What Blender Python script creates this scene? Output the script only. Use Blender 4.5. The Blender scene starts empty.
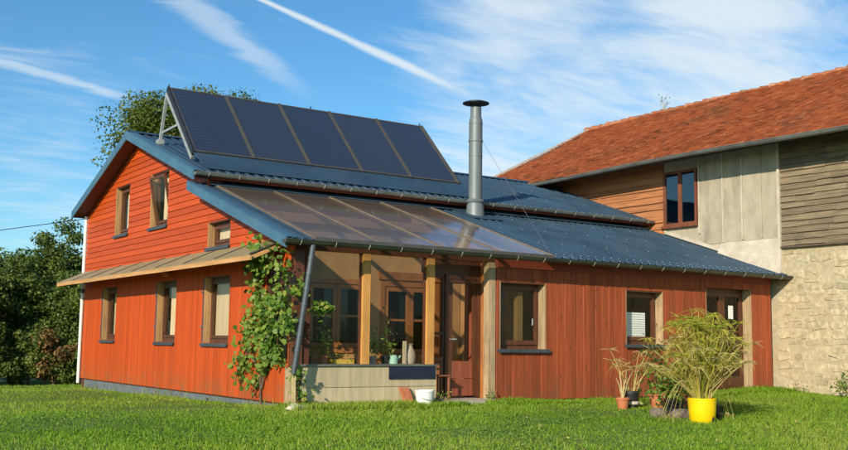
import bpy, bmesh, math, random
import numpy as np
from mathutils import Vector, Matrix
random.seed(7); rng = np.random.default_rng(7)
scene = bpy.context.scene
COL = scene.collection
R = math.radians

# ---------------------------------------------------------------- camera
YAW, PIT, ROL, FPX = -0.5944, 0.1133, 0.0139, 1031.8
CAM = Vector((-7.3116, -14.3345, 0.9655))
fw = Vector((-math.sin(YAW)*math.cos(PIT), math.cos(YAW)*math.cos(PIT), math.sin(PIT)))
rt0 = Vector((math.cos(YAW), math.sin(YAW), 0)); up0 = rt0.cross(fw)
rt = rt0*math.cos(ROL)+up0*math.sin(ROL); up = up0*math.cos(ROL)-rt0*math.sin(ROL)
cd = bpy.data.cameras.new('camera'); cam = bpy.data.objects.new('camera', cd); COL.objects.link(cam)
cd.sensor_width = 36; cd.lens = 36*FPX/848; cd.clip_end = 3000; cd.clip_start = .1
cam.matrix_world = Matrix(((rt.x, up.x, -fw.x, CAM.x), (rt.y, up.y, -fw.y, CAM.y), (rt.z, up.z, -fw.z, CAM.z), (0, 0, 0, 1)))
scene.camera = cam
def skydir(u, v): return (fw+rt*((u-424)/FPX)-up*((v-225)/FPX)).normalized()

# ---------------------------------------------------------------- sun, sky, exposure
SUN_A, SUN_EL = R(32), R(22)             # light travels towards +X, turned by SUN_A towards +Y
ldir = Vector((math.cos(SUN_A)*math.cos(SUN_EL), math.sin(SUN_A)*math.cos(SUN_EL), -math.sin(SUN_EL)))
sd = bpy.data.lights.new('sun', 'SUN'); sd.energy = 4.6; sd.angle = R(.53); sd.color = (1, .86, .68)
sun = bpy.data.objects.new('sun', sd); COL.objects.link(sun)
sun.rotation_euler = ldir.to_track_quat('-Z', 'Y').to_euler(); sun.location = (-30, -30, 30)
vs = scene.view_settings; vs.view_transform = 'Standard'; vs.look = 'None'; vs.exposure = 0.2; vs.gamma = 1; vs.use_curve_mapping = False
scene.cycles.max_bounces = 8; scene.cycles.transparent_max_bounces = 16

world = bpy.data.worlds.new('World'); scene.world = world; world.use_nodes = True
nt = world.node_tree; nt.nodes.clear()
def N(t, typ, **kw):
    n = t.nodes.new(typ)
    for k, v in kw.items():
        if k.startswith('i_'):
            key = k[2:]; key = int(key) if key.isdigit() else key
            n.inputs[key].default_value = v
        else: setattr(n, k, v)
    return n
def MATH(t, op, a, b=None, c=None, clamp=False):
    n = t.nodes.new('ShaderNodeMath'); n.operation = op; n.use_clamp = clamp
    for i, x in enumerate((a, b, c)):
        if x is None: continue
        if isinstance(x, (int, float)): n.inputs[i].default_value = x
        else: t.links.new(x, n.inputs[i])
    return n.outputs[0]
def MAPR(t, x, a, b, c=0., d=1., smooth=True):
    n = t.nodes.new('ShaderNodeMapRange'); n.interpolation_type = 'SMOOTHSTEP' if smooth else 'LINEAR'; n.clamp = True
    t.links.new(x, n.inputs[0])
    for i, v in enumerate((a, b, c, d)): n.inputs[1+i].default_value = v
    return n.outputs[0]
def MIX(t, fac, a, b, mode='MIX'):
    n = t.nodes.new('ShaderNodeMix'); n.data_type = 'RGBA'; n.blend_type = mode
    for sock, x in ((n.inputs[0], fac), (n.inputs[6], a), (n.inputs[7], b)):
        if isinstance(x, bpy.types.NodeSocket): t.links.new(x, sock)
        elif isinstance(x, (int, float)): sock.default_value = x
        else: sock.default_value = (*x[:3], 1)
    return n.outputs[2]

sky = N(nt, 'ShaderNodeTexSky', sky_type='NISHITA', sun_disc=False, sun_elevation=SUN_EL)
# sun azimuth: rotation 0 puts the sun at +Y, growing clockwise seen from above
sky.sun_rotation = math.atan2(-ldir.x, -ldir.y)
sky.altitude = 300; sky.air_density = 1.0; sky.dust_density = .7; sky.ozone_density = 3.0
hsv = N(nt, 'ShaderNodeHueSaturation'); hsv.inputs['Saturation'].default_value = 1.1; hsv.inputs['Value'].default_value = 1.0
nt.links.new(MIX(nt, 1.0, sky.outputs[0], (.80, 1.04, 1.10), 'MULTIPLY'), hsv.inputs['Color'])
geo = N(nt, 'ShaderNodeTexCoord')
DIRV = geo.outputs['Generated']
sep = N(nt, 'ShaderNodeSeparateXYZ'); nt.links.new(DIRV, sep.inputs[0])
zc = MATH(nt, 'ADD', MATH(nt, 'MAXIMUM', sep.outputs[2], 0.0), .12)
cx = MATH(nt, 'DIVIDE', sep.outputs[0], zc); cy = MATH(nt, 'DIVIDE', sep.outputs[1], zc)
cmb = N(nt, 'ShaderNodeCombineXYZ'); nt.links.new(cx, cmb.inputs[0]); nt.links.new(cy, cmb.inputs[1])
def snoise(scale, sx, sy, rot, detail=6, rough=.6, dist=0., off=0.):
    mp = N(nt, 'ShaderNodeMapping'); nt.links.new(cmb.outputs[0], mp.inputs[0])
    mp.inputs['Scale'].default_value = (sx, sy, 1); mp.inputs['Rotation'].default_value = (0, 0, rot); mp.inputs['Location'].default_value = (off, off*.7, 0)
    n = N(nt, 'ShaderNodeTexNoise'); n.inputs['Scale'].default_value = scale; n.inputs['Detail'].default_value = detail
    n.inputs['Roughness'].default_value = rough; n.inputs['Distortion'].default_value = dist
    nt.links.new(mp.outputs[0], n.inputs['Vector']); return n.outputs[0]
def dot(v):
    n = N(nt, 'ShaderNodeVectorMath', operation='DOT_PRODUCT'); nt.links.new(DIRV, n.inputs[0]); n.inputs[1].default_value = v; return n.outputs['Value']
nrm = N(nt, 'ShaderNodeVectorMath', operation='NORMALIZE')
big = snoise(.55, 1, .8, .5, 4, .55, .3, 3.1)
fib = snoise(1.7, .55, 1.25, R(-25), 7, .56, 1.6, 1.7)
fib2 = snoise(6.0, .6, 1.3, R(-40), 7, .62, 1.2, 9.3)
# cirrus bank: a sheet of thin cloud whose middle lies ahead and to the right
bank = MATH(nt, 'ADD', MAPR(nt, dot(skydir(610, 105)), .966, .996), MATH(nt, 'ADD', MATH(nt, 'MULTIPLY', MAPR(nt, dot(skydir(800, 0)), .985, .999), .5), MATH(nt, 'MULTIPLY', MAPR(nt, dot(skydir(20, 200)), .985, .999), .3)))
cir = MATH(nt, 'ADD', MATH(nt, 'MULTIPLY', fib, .64), MATH(nt, 'MULTIPLY', fib2, .36))
cir = MATH(nt, 'ADD', cir, MATH(nt, 'MULTIPLY', MATH(nt, 'SUBTRACT', big, .5), .5))
cir = MATH(nt, 'ADD', cir, MATH(nt, 'SUBTRACT', MATH(nt, 'MULTIPLY', bank, .34), .10))
cirrus = MAPR(nt, cir, .47, .92, 0, .84)
def trail(a, b, w0, w1, strength, u0, u1, v0, v1, ragged=.6):
    A, B = skydir(*a), skydir(*b); n = A.cross(B).normalized(); t = (B-A).normalized()
    d = MATH(nt, 'ABSOLUTE', dot(n)); s = dot(t)
    sa, sb = t.dot(A), t.dot(B); k = sb-sa
    wid = MAPR(nt, s, sa, sb, w0, w1, False)
    d = MATH(nt, 'DIVIDE', d, wid)
    d = MATH(nt, 'ADD', d, MATH(nt, 'MULTIPLY', MATH(nt, 'SUBTRACT', fib2, .5), ragged*2))
    m = MAPR(nt, d, 1.0, .1, 0, strength)
    m = MATH(nt, 'MULTIPLY', m, MAPR(nt, s, sa+u0*k, sa+u1*k)); return MATH(nt, 'MULTIPLY', m, MAPR(nt, s, sa+v1*k, sa+v0*k))
t1 = trail((262, 0), (470, 95), .0036, .0085, .8, -3., -2, .75, 1.25, .45)
t2 = trail((-20, 56), (140, 101), .0066, .0066, .5, -3., -2, .75, 1.05, .8)
t3 = trail((180, -5), (312, 98), .021, .012, .40, -3, -2, .5, 1.1, .75)
cov = MATH(nt, 'MAXIMUM', MATH(nt, 'MAXIMUM', cirrus, t1), MATH(nt, 'MAXIMUM', t2, t3))
cov = MATH(nt, 'MULTIPLY', cov, MAPR(nt, sep.outputs[2], 0.0, .08))
skyc = MIX(nt, cov, hsv.outputs[0], (6.0, 6.6, 6.8))
bg = N(nt, 'ShaderNodeBackground'); bg.inputs[1].default_value = .12; nt.links.new(skyc, bg.inputs[0])
wo = N(nt, 'ShaderNodeOutputWorld'); nt.links.new(bg.outputs[0], wo.inputs[0])

# ---------------------------------------------------------------- materials
def newmat(name):
    m = bpy.data.materials.new(name); m.use_nodes = True; t = m.node_tree
    return m, t, t.nodes['Principled BSDF']
def coords(t, scale, loc=(0, 0, 0), rot=(0, 0, 0)):
    tc = N(t, 'ShaderNodeTexCoord'); mp = N(t, 'ShaderNodeMapping'); t.links.new(tc.outputs['Object'], mp.inputs[0])
    mp.inputs['Scale'].default_value = scale; mp.inputs['Location'].default_value = loc; mp.inputs['Rotation'].default_value = rot
    return mp.outputs[0]
def noise(t, vec, scale=1., detail=5, rough=.6, dist=0.):
    n = N(t, 'ShaderNodeTexNoise'); n.inputs['Scale'].default_value = scale; n.inputs['Detail'].default_value = detail
    n.inputs['Roughness'].default_value = rough; n.inputs['Distortion'].default_value = dist
    if vec is not None: t.links.new(vec, n.inputs['Vector'])
    return n.outputs[0]
def bump(t, b, h, strength=.3, dist=.01):
    n = N(t, 'ShaderNodeBump'); n.inputs['Strength'].default_value = strength; n.inputs['Distance'].default_value = dist
    t.links.new(h, n.inputs['Height']); t.links.new(n.outputs[0], b.inputs['Normal'])
def sc3(c, k): return tuple(min(1, x*k) for x in c)
MATS = {}
def M(name, col, rough=.7, metal=0., var=.2, scale=(6, 6, 6), orand=.12, col2=None, bmp=.25, bd=.006, spec=None, dirt=None, dirt_amt=.5, dscale=(1.5, 1.5, 1.5), coat=0, splash=None, knots=None):
    """colour varied by stretched noise, by object, and by a second patch colour with a shape of its own"""
    m, t, b = newmat(name); MATS[name] = m
    v = coords(t, scale); n1 = noise(t, v, 1, 6, .65)
    c = MIX(t, MAPR(t, n1, .3, .7), sc3(col, 1-var), sc3(col2 or col, 1+var))
    if dirt:
        n2 = noise(t, coords(t, dscale, (3.1, 1.7, 5.2)), 1, 6, .65, .3)
        c = MIX(t, MAPR(t, n2, .48, .75, 0, dirt_amt), c, dirt)
    if knots:
        vo = N(t, 'ShaderNodeTexVoronoi'); vo.inputs['Scale'].default_value = 1; t.links.new(coords(t, knots[0], (.3, .7, .1)), vo.inputs['Vector'])
        c = MIX(t, MAPR(t, vo.outputs['Distance'], .13, .06, 0, .75), c, knots[1])
    if splash:
        sx = N(t, 'ShaderNodeSeparateXYZ'); t.links.new(coords(t, (1, 1, 1)), sx.inputs[0]); n3 = noise(t, coords(t, (3.5, 3.5, 3.5)), 1, 6, .7)
        c = MIX(t, MATH(t, 'MULTIPLY', MAPR(t, sx.outputs[2], .55, .0), MAPR(t, n3, .35, .7, 0, .75)), c, splash)
    if orand:
        oi = N(t, 'ShaderNodeObjectInfo'); h = N(t, 'ShaderNodeHueSaturation')
        t.links.new(MAPR(t, oi.outputs['Random'], 0, 1, 1-orand, 1+orand, False), h.inputs['Value'])
        t.links.new(c, h.inputs['Color']); c = h.outputs[0]
    t.links.new(c, b.inputs['Base Color']); b.inputs['Roughness'].default_value = rough; b.inputs['Metallic'].default_value = metal
    if spec is not None: b.inputs['Specular IOR Level'].default_value = spec
    if coat: b.inputs['Coat Weight'].default_value = coat; b.inputs['Coat Roughness'].default_value = .15
    if bmp: bump(t, b, n1, bmp, bd)
    return m
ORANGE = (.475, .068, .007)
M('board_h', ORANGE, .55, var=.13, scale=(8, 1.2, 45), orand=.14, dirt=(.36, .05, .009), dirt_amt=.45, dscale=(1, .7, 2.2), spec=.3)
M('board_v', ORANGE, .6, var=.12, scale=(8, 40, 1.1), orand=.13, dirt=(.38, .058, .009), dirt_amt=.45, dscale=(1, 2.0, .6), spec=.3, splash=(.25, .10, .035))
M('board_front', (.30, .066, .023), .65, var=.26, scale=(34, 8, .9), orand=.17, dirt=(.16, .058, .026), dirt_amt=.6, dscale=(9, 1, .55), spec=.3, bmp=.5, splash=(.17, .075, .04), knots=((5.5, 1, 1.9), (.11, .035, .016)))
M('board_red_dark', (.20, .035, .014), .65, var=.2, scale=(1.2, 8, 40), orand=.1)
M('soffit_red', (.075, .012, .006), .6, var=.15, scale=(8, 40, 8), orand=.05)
M('backing', (.10, .03, .015), .9, var=.1, orand=0, bmp=0)
M('interior', (.16, .12, .09), .9, var=.15, scale=(2, 2, 2), orand=0, bmp=0)
M('raw_wood', (.40, .29, .165), .7, var=.3, scale=(22, 22, 1.4), orand=.12, dirt=(.20, .125, .06), dirt_amt=.65)
M('yellow_wood', (.58, .29, .075), .6, var=.2, scale=(24, 24, 1.3), orand=.08, dirt=(.38, .15, .04), dirt_amt=.5)
M('reveal_wood', (.40, .24, .10), .7, var=.3, scale=(22, 22, 1.4), orand=.15, dirt=(.20, .11, .05), dirt_amt=.7)
M('frame_brown', (.105, .038, .018), .45, var=.25, scale=(16, 16, 3), orand=.1)
M('frame_orange', (.40, .155, .045), .5, var=.2, scale=(16, 16, 3), orand=.1)
M('frame_barn', (.19, .065, .03), .5, var=.2, scale=(16, 16, 3), orand=.1)
M('door_red', (.25, .07, .035), .5, var=.2, scale=(14, 14, 1.5), orand=.08)
M('plaster_inner', (.50, .28, .105), .8, var=.15, scale=(3, 3, 1.2), orand=0)
M('panel_taupe', (.52, .43, .27), .7, var=.16, scale=(14, 10, .9), orand=.06, dirt=(.36, .29, .19), dirt_amt=.45, dscale=(5, 1, .6))
M('sill_dark', (.05, .065, .08), .45, var=.2, orand=.1)
M('navy_board', (.012, .02, .04), .55, var=.25, orand=0)
M('plinth', (.115, .14, .155), .85, var=.2, scale=(5, 5, 5), orand=.05, dirt=(.2, .19, .16), dirt_amt=.5, dscale=(1, 1.5, 3))
M('canopy_skin', (.31, .25, .13), .6, var=.15, scale=(5, 3, 4), orand=.07, dirt=(.24, .2, .1), dirt_amt=.6, dscale=(3, 1.2, 2))
M('canopy_wood', (.52, .28, .11), .6, var=.2, scale=(20, 1.4, 20), orand=.1)
M('gutter', (.055, .065, .05), .45, .3, var=.25, scale=(2, 2, 2), orand=.05, dirt=(.16, .14, .1), dirt_amt=.35)
M('gutter_grey', (.20, .21, .19), .5, .4, var=.25, scale=(2, 2, 2), orand=.05, dirt=(.1, .09, .07), dirt_amt=.5)
M('bracket', (.5, .5, .44), .4, .5, var=.1, orand=.1)
M('zinc_dark', (.085, .105, .125), .45, .35, var=.25, scale=(3, 3, 2), orand=.08, dirt=(.16, .17, .17), dirt_amt=.4)
M('pipe_white', (.72, .72, .68), .45, var=.08, orand=.03, dirt=(.5, .5, .44), dirt_amt=.3)
M('steel_blue', (.036, .074, .112), .46, .1, var=.2, scale=(1.5, 1.5, 1.5), orand=.07, bmp=.05, dirt=(.07, .095, .12), dirt_amt=.5, dscale=(1.2, .6, 1))
M('fascia_blue', (.060, .150, .235), .5, .05, var=.12, scale=(3, 3, 3), orand=.05, bmp=.05, dirt=(.12, .19, .25), dirt_amt=.4)
M('screw', (.22, .26, .28), .5, .2, var=.05, orand=.1, bmp=0)
M('galv', (.42, .46, .45), .5, .4, var=.2, scale=(9, 9, 9), orand=.08)
M('rail_bronze', (.12, .112, .098), .5, .4, var=.15, orand=.06)
M('rail_tan', (.22, .165, .11), .5, .2, var=.15, orand=.06)
M('flue_steel', (.155, .185, .19), .5, .2, var=.1, scale=(5, 5, 2), orand=.04, bmp=.05, dirt=(.14, .16, .16), dirt_amt=.5, dscale=(6, 6, .8))
M('cap_black', (.025, .028, .032), .5, .2, var=.2, orand=0)
M('wire', (.3, .3, .3), .4, .6, var=0, orand=0, bmp=0)
M('cable', (.02, .02, .02), .6, 0, var=0, orand=0, bmp=0)
M('mortar_stone', (.46, .395, .26), .95, var=.16, scale=(7, 7, 7), orand=0, dirt=(.42, .30, .15), dirt_amt=.6, dscale=(.9, .9, 1.1), bmp=.6, bd=.012)
M('stone', (.45, .385, .245), .95, var=.26, scale=(9, 9, 9), orand=.16, dirt=(.40, .27, .13), dirt_amt=.5, dscale=(1.6, 1.6, 2.2), bmp=.7, bd=.015)
M('cement', (.40, .365, .27), .95, var=.14, scale=(4, 4, 2.4), orand=.06, dirt=(.22, .195, .145), dirt_amt=.8, dscale=(1, 2.2, .7), bmp=.4, bd=.01)
M('cement_pale', (.52, .47, .38), .95, var=.15, scale=(3, 3, 3), orand=.03, dirt=(.40, .35, .27), dirt_amt=.6, dscale=(1.6, 1.6, 1.6), bmp=.4, bd=.01)
M('weathered', (.20, .155, .095), .85, var=.35, scale=(10, 1.6, 42), orand=.22, dirt=(.13, .10, .07), dirt_amt=.6, dscale=(1, 2.0, 4), bmp=.6)
M('orange_plank', (.38, .155, .06), .75, var=.3, scale=(10, 1.4, 36), orand=.16, dirt=(.24, .11, .05), dirt_amt=.6, dscale=(1, 1.5, 4), bmp=.6)
M('ridge_clay', (.34, .12, .05), .9, var=.3, scale=(14, 14, 14), orand=.25, dirt=(.40, .33, .24), dirt_amt=.7, dscale=(4, 4, 4), bmp=.6, bd=.02)
M('barn_dark', (.12, .085, .055), .9, var=.2, orand=.1)
M('terracotta', (.45, .15, .06), .8, var=.15, scale=(12, 12, 12), orand=.05, dirt=(.5, .28, .17), dirt_amt=.4, dscale=(6, 6, 6))
M('bucket_white', (.78, .80, .80), .4, var=.04, orand=0, bmp=0)
M('yellow_glaze', (.84, .57, .005), .3, var=.05, scale=(4, 4, 4), orand=0, bmp=.03, dirt=(.66, .42, .01), dirt_amt=.4, dscale=(5, 5, 5))
M('black_plastic', (.018, .019, .022), .45, var=.2, orand=.1)
M('soil', (.05, .035, .022), .95, var=.4, scale=(20, 20, 20), orand=0, bmp=.8)
M('rock', (.18, .15, .12), .95, var=.3, scale=(14, 14, 14), orand=.2, bmp=.7)
M('pale_stone', (.62, .57, .45), .9, var=.2, scale=(12, 12, 12), orand=.1, bmp=.4)
M('mint', (.32, .55, .42), .5, var=.1, orand=0)
M('ceramic_grey', (.36, .30, .22), .6, var=.2, scale=(8, 8, 20), orand=0)
M('curtain_beige', (.62, .47, .28), .9, var=.2, scale=(3, 30, 1), orand=.15, bmp=.3)
M('blind_white', (.80, .84, .80), .7, var=.04, orand=.03, bmp=0)
M('paper', (.8, .8, .78), .8, var=.02, orand=0, bmp=0)
M('tray_yellow', (.62, .42, .06), .5, var=.1, orand=0)
M('bark', (.12, .09, .06), .9, var=.35, scale=(14, 14, 3), orand=.1, bmp=.8)
M('dry_stem', (.50, .40, .20), .8, var=.25, scale=(10, 10, 10), orand=.1, bmp=0)
M('concrete_slab', (.40, .36, .28), .9, var=.18, scale=(6, 6, 6), orand=.05)
M('chair_wood', (.26, .10, .05), .5, var=.2, orand=.1)

def glass_mat(name, tint=(.8, .85, .85), base=None, mixbase=0., rough=.01, f0=1.5):
    m, t, b = newmat(name); MATS[name] = m; t.nodes.remove(b); out = t.nodes['Material Output']
    tr = N(t, 'ShaderNodeBsdfTransparent'); tr.inputs[0].default_value = (*tint, 1)
    gl = N(t, 'ShaderNodeBsdfGlossy'); gl.inputs['Roughness'].default_value = rough
    body = tr.outputs[0]
    if base:
        df = N(t, 'ShaderNodeBsdfDiffuse'); n = noise(t, coords(t, (2, 1, 2)), 1, 5)
        t.links.new(MIX(t, n, sc3(base, .8), sc3(base, 1.2)), df.inputs[0])
        mx = N(t, 'ShaderNodeMixShader'); mx.inputs[0].default_value = mixbase
        t.links.new(tr.outputs[0], mx.inputs[1]); t.links.new(df.outputs[0], mx.inputs[2]); body = mx.outputs[0]
    fr = N(t, 'ShaderNodeFresnel'); fr.inputs[0].default_value = f0
    # slightly uneven panes
    nb = noise(t, coords(t, (.9, .9, .9)), 1, 2); bp = N(t, 'ShaderNodeBump'); bp.inputs['Strength'].default_value = .06; bp.inputs['Distance'].default_value = .05
    t.links.new(nb, bp.inputs['Height']); t.links.new(bp.outputs[0], gl.inputs['Normal']); t.links.new(bp.outputs[0], fr.inputs['Normal'])
    gm = N(t, 'ShaderNodeNewGeometry'); fac = MATH(t, 'MULTIPLY', fr.outputs[0], MATH(t, 'SUBTRACT', 1.0, gm.outputs['Backfacing']))
    m2 = N(t, 'ShaderNodeMixShader'); t.links.new(fac, m2.inputs[0]); t.links.new(body, m2.inputs[1]); t.links.new(gl.outputs[0], m2.inputs[2])
    t.links.new(m2.outputs[0], out.inputs[0]); return m
glass_mat('glass', (.98, .985, .98), f0=1.4)
glass_mat('glass_dark', (.7, .73, .72), f0=1.45)
glass_mat('glass_barn', (.12, .14, .15), f0=2.6)
glass_mat('glass_roof', (.97, .96, .94), base=(.34, .29, .23), mixbase=.24, rough=.09, f0=1.9)
# solar absorber behind glass
m, t, b = newmat('absorber'); MATS['absorber'] = m
w = N(t, 'ShaderNodeTexWave'); w.wave_type = 'BANDS'; w.bands_direction = 'Z'; w.inputs['Scale'].default_value = 4.2; w.inputs['Distortion'].default_value = 0
t.links.new(coords(t, (1, 1, 1)), w.inputs['Vector'])
oi = N(t, 'ShaderNodeObjectInfo')
c = MIX(t, w.outputs['Fac'], (.022, .030, .050), (.032, .043, .068))
c = MIX(t, MATH(t, 'MULTIPLY', oi.outputs['Random'], .5), c, (.04, .046, .06))
t.links.new(c, b.inputs['Base Color']); b.inputs['Roughness'].default_value = .35; b.inputs['Coat Weight'].default_value = 1.0; b.inputs['Coat Roughness'].default_value = .06
# roof tiles with a colour of their own each
def tint_mat(name, cols, rough=.8, trans=0., attr='tint', spec=.3, patch=None):
    m, t, b = newmat(name); MATS[name] = m
    a = N(t, 'ShaderNodeAttribute'); a.attribute_name = attr
    cr = N(t, 'ShaderNodeValToRGB'); e = cr.color_ramp.elements
    e[0].color = (*cols[0], 1); e[1].color = (*cols[-1], 1)
    for i, c in enumerate(cols[1:-1]):
        x = e.new((i+1)/(len(cols)-1)); x.color = (*c, 1)
    t.links.new(a.outputs['Fac'], cr.inputs[0]); c = cr.outputs[0]
    if patch:
        n = noise(t, coords(t, patch[1]), 1, 6, .65); c = MIX(t, MAPR(t, n, patch[2], patch[3], 0, patch[4]), c, patch[0])
    t.links.new(c, b.inputs['Base Color']); b.inputs['Roughness'].default_value = rough; b.inputs['Specular IOR Level'].default_value = spec
    if trans:
        tl = N(t, 'ShaderNodeBsdfTranslucent'); t.links.new(c, tl.inputs[0]); mx = N(t, 'ShaderNodeMixShader'); mx.inputs[0].default_value = trans
        t.links.new(b.outputs[0], mx.inputs[1]); t.links.new(tl.outputs[0], mx.inputs[2]); t.links.new(mx.outputs[0], t.nodes['Material Output'].inputs[0])
    return m
tint_mat('roof_tile', [(.13, .04, .016), (.27, .068, .020), (.34, .09, .026), (.42, .14, .048)], .85, patch=((.13, .075, .04), (.6, .6, .9), .5, .75, .65))
tint_mat('grass_blade', [(.12, .24, .012), (.22, .40, .022), (.30, .48, .035), (.43, .46, .10)], .55, .45)
tint_mat('leaf_vine', [(.045, .11, .015), (.12, .23, .028), (.22, .33, .05), (.38, .36, .08)], .45, .35)
tint_mat('leaf_dark', [(.05, .085, .018), (.10, .16, .03), (.17, .24, .045), (.28, .29, .08)], .5, .35)
tint_mat('leaf_brown', [(.12, .06, .025), (.20, .11, .04), (.28, .17, .06), (.2, .18, .05)], .7, .25)
tint_mat('leaf_tree', [(.055, .10, .016), (.11, .17, .024), (.18, .22, .035), (.30, .25, .06)], .55, .35)
tint_mat('leaf_sedge', [(.16, .27, .025), (.34, .40, .04), (.52, .48, .07), (.60, .46, .15)], .6, .35)
tint_mat('leaf_clover', [(.10, .22, .03), (.16, .31, .04), (.22, .38, .055), (.30, .42, .09)], .55, .3)
tint_mat('leaf_dry', [(.40, .29, .09), (.53, .41, .15), (.60, .50, .20), (.42, .42, .09)], .7, .3)
tint_mat('leaf_green', [(.03, .07, .015), (.07, .13, .025), (.13, .19, .035), (.26, .09, .05)], .5, .3)
# ground under the grass
m, t, b = newmat('lawn'); MATS['lawn'] = m
n1 = noise(t, coords(t, (.45, .45, .45)), 1, 6, .6); n2 = noise(t, coords(t, (9, 9, 9)), 1, 5, .7)
c = MIX(t, MAPR(t, n2, .3, .7), (.08, .14, .018), (.15, .22, .03)); c = MIX(t, MAPR(t, n1, .45, .75, 0, .5), c, (.11, .12, .03))
t.links.new(c, b.inputs['Base Color']); b.inputs['Roughness'].default_value = .95; bump(t, b, n2, .8, .05)

# ---------------------------------------------------------------- object helpers
WL = {}
def wl(o): return WL.get(o.name, Vector((0, 0, 0)))
def thing(name, label, cat, loc=(0, 0, 0), group=None):
    o = bpy.data.objects.new(name, None); COL.objects.link(o); o.empty_display_size = .2
    o.location = loc; WL[o.name] = Vector(loc); o['label'] = label; o['category'] = cat
    if group: o['group'] = group
    return o
def link(name, me, parent=None):
    o = bpy.data.objects.new(name, me); COL.objects.link(o); WL[o.name] = Vector((0, 0, 0))
    if parent: o.parent = parent; o.location = -wl(parent)
    return o
def ob(name, geo, mat, parent=None, smooth=False):
    v, f = geo
    me = bpy.data.meshes.new(name); me.from_pydata([tuple(p) for p in v], [], f); me.validate(); me.update()
    bm = bmesh.new(); bm.from_mesh(me); bmesh.ops.recalc_face_normals(bm, faces=bm.faces); bm.to_mesh(me); bm.free()
    me.materials.append(MATS[mat])
    if smooth:
        me.polygons.foreach_set('use_smooth', [True]*len(me.polygons))
        try: me.set_sharp_from_angle(angle=R(38))
        except Exception: pass
    return link(name, me, parent)
def tag(o, label, cat, group=None):
    o['label'] = label; o['category'] = cat
    if group: o['group'] = group
    return o
def join(*gs):
    V, F = [], []
    for v, f in gs:
        k = len(V); V += list(v); F += [tuple(i+k for i in q) for q in f]
    return V, F
def box(x0, x1, y0, y1, z0, z1):
    return ([(x0, y0, z0), (x1, y0, z0), (x1, y1, z0), (x0, y1, z0), (x0, y0, z1), (x1, y0, z1), (x1, y1, z1), (x0, y1, z1)],
            [(0, 3, 2, 1), (4, 5, 6, 7), (0, 1, 5, 4), (1, 2, 6, 5), (2, 3, 7, 6), (3, 0, 4, 7)])
def prism(poly, ext):
    n = len(poly); e = Vector(ext); P_ = [Vector(p) for p in poly]
    return (P_+[p+e for p in P_], [tuple(range(n)), tuple(range(2*n-1, n-1, -1))]+[(i, (i+1) % n, n+(i+1) % n, n+i) for i in range(n)])
def cham(poly2, to3, depth, ch=.006):
    """a convex board outline with a chamfered outer face: to3(a, b, d) gives 3D at depth d out of the wall"""
    n = len(poly2); cx_ = sum(p[0] for p in poly2)/n; cy_ = sum(p[1] for p in poly2)/n
    def inset(p):
        dx, dy = p[0]-cx_, p[1]-cy_; l = math.hypot(dx, dy) or 1
        return (p[0]-math.copysign(min(ch, abs(dx)*.4), dx), p[1]-math.copysign(min(ch, abs(dy)*.4), dy))
    A = [to3(*p, 0) for p in poly2]; B = [to3(*p, depth-ch) for p in poly2]; C_ = [to3(*inset(p), depth) for p in poly2]
    F = [tuple(range(n-1, -1, -1)), tuple(range(2*n, 3*n))]
    for i in range(n):
        j = (i+1) % n; F += [(i, j, n+j, n+i), (n+i, n+j, 2*n+j, 2*n+i)]
    return A+B+C_, F
def tube(pts, r, seg=10, caps=True):
    pts = [Vector(p) for p in pts]; V, F = [], []
    rs = r if isinstance(r, (list, tuple)) else [r]*len(pts)
    prev = None
    for i, p in enumerate(pts):
        d = (pts[min(i+1, len(pts)-1)]-pts[max(i-1, 0)]).normalized()
        a = prev if prev is not None else (Vector((0, 0, 1)) if abs(d.z) < .9 else Vector((1, 0, 0)))
        x = d.cross(a).normalized(); y = x.cross(d).normalized(); prev = y
        for k in range(seg):
            q = 2*math.pi*k/seg; V.append(p+(x*math.cos(q)+y*math.sin(q))*rs[i])
    for i in range(len(pts)-1):
        for k in range(seg):
            a, b_ = i*seg+k, i*seg+(k+1) % seg; F.append((a, b_, b_+seg, a+seg))
    if caps: F += [tuple(range(seg-1, -1, -1)), tuple(range(len(V)-seg, len(V)))]
    return V, F
def lathe(prof, c, seg=24, squash=1):
    V, F = [], []
    for r, z in prof:
        for k in range(seg):
            q = 2*math.pi*k/seg; V.append((c[0]+r*math.cos(q), c[1]+r*math.sin(q)*squash, c[2]+z))
    for i in range(len(prof)-1):
        for k in range(seg):
            a, b_ = i*seg+k, i*seg+(k+1) % seg; F.append((a, b_, b_+seg, a+seg))
    return V, F
def beam(a, b_, w, h, upv=(0, 0, 1)):
    a, b_ = Vector(a), Vector(b_); d = (b_-a).normalized(); u = Vector(upv); s = d.cross(u).normalized(); u = s.cross(d)
    V = [p+s*sx*w/2+u*sz*h/2 for p in (a, b_) for sx, sz in ((-1, -1), (1, -1), (1, 1), (-1, 1))]
    return V, [(0, 1, 2, 3), (7, 6, 5, 4), (0, 4, 5, 1), (1, 5, 6, 2), (2, 6, 7, 3), (3, 7, 4, 0)]
def clip(poly, a, b_, c):
    """keep a*u + b*v <= c"""
    out = []
    for i in range(len(poly)):
        p, q = poly[i], poly[(i+1) % len(poly)]; dp = a*p[0]+b_*p[1]-c; dq = a*q[0]+b_*q[1]-c
        if dp <= 1e-9: out.append(p)
        if (dp < -1e-9 and dq > 1e-9) or (dp > 1e-9 and dq < -1e-9):
            k = dp/(dp-dq); out.append((p[0]+(q[0]-p[0])*k, p[1]+(q[1]-p[1])*k))
    return out
def area(p): return abs(sum(p[i][0]*p[(i+1) % len(p)][1]-p[(i+1) % len(p)][0]*p[i][1] for i in range(len(p))))/2 if len(p) > 2 else 0
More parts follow.
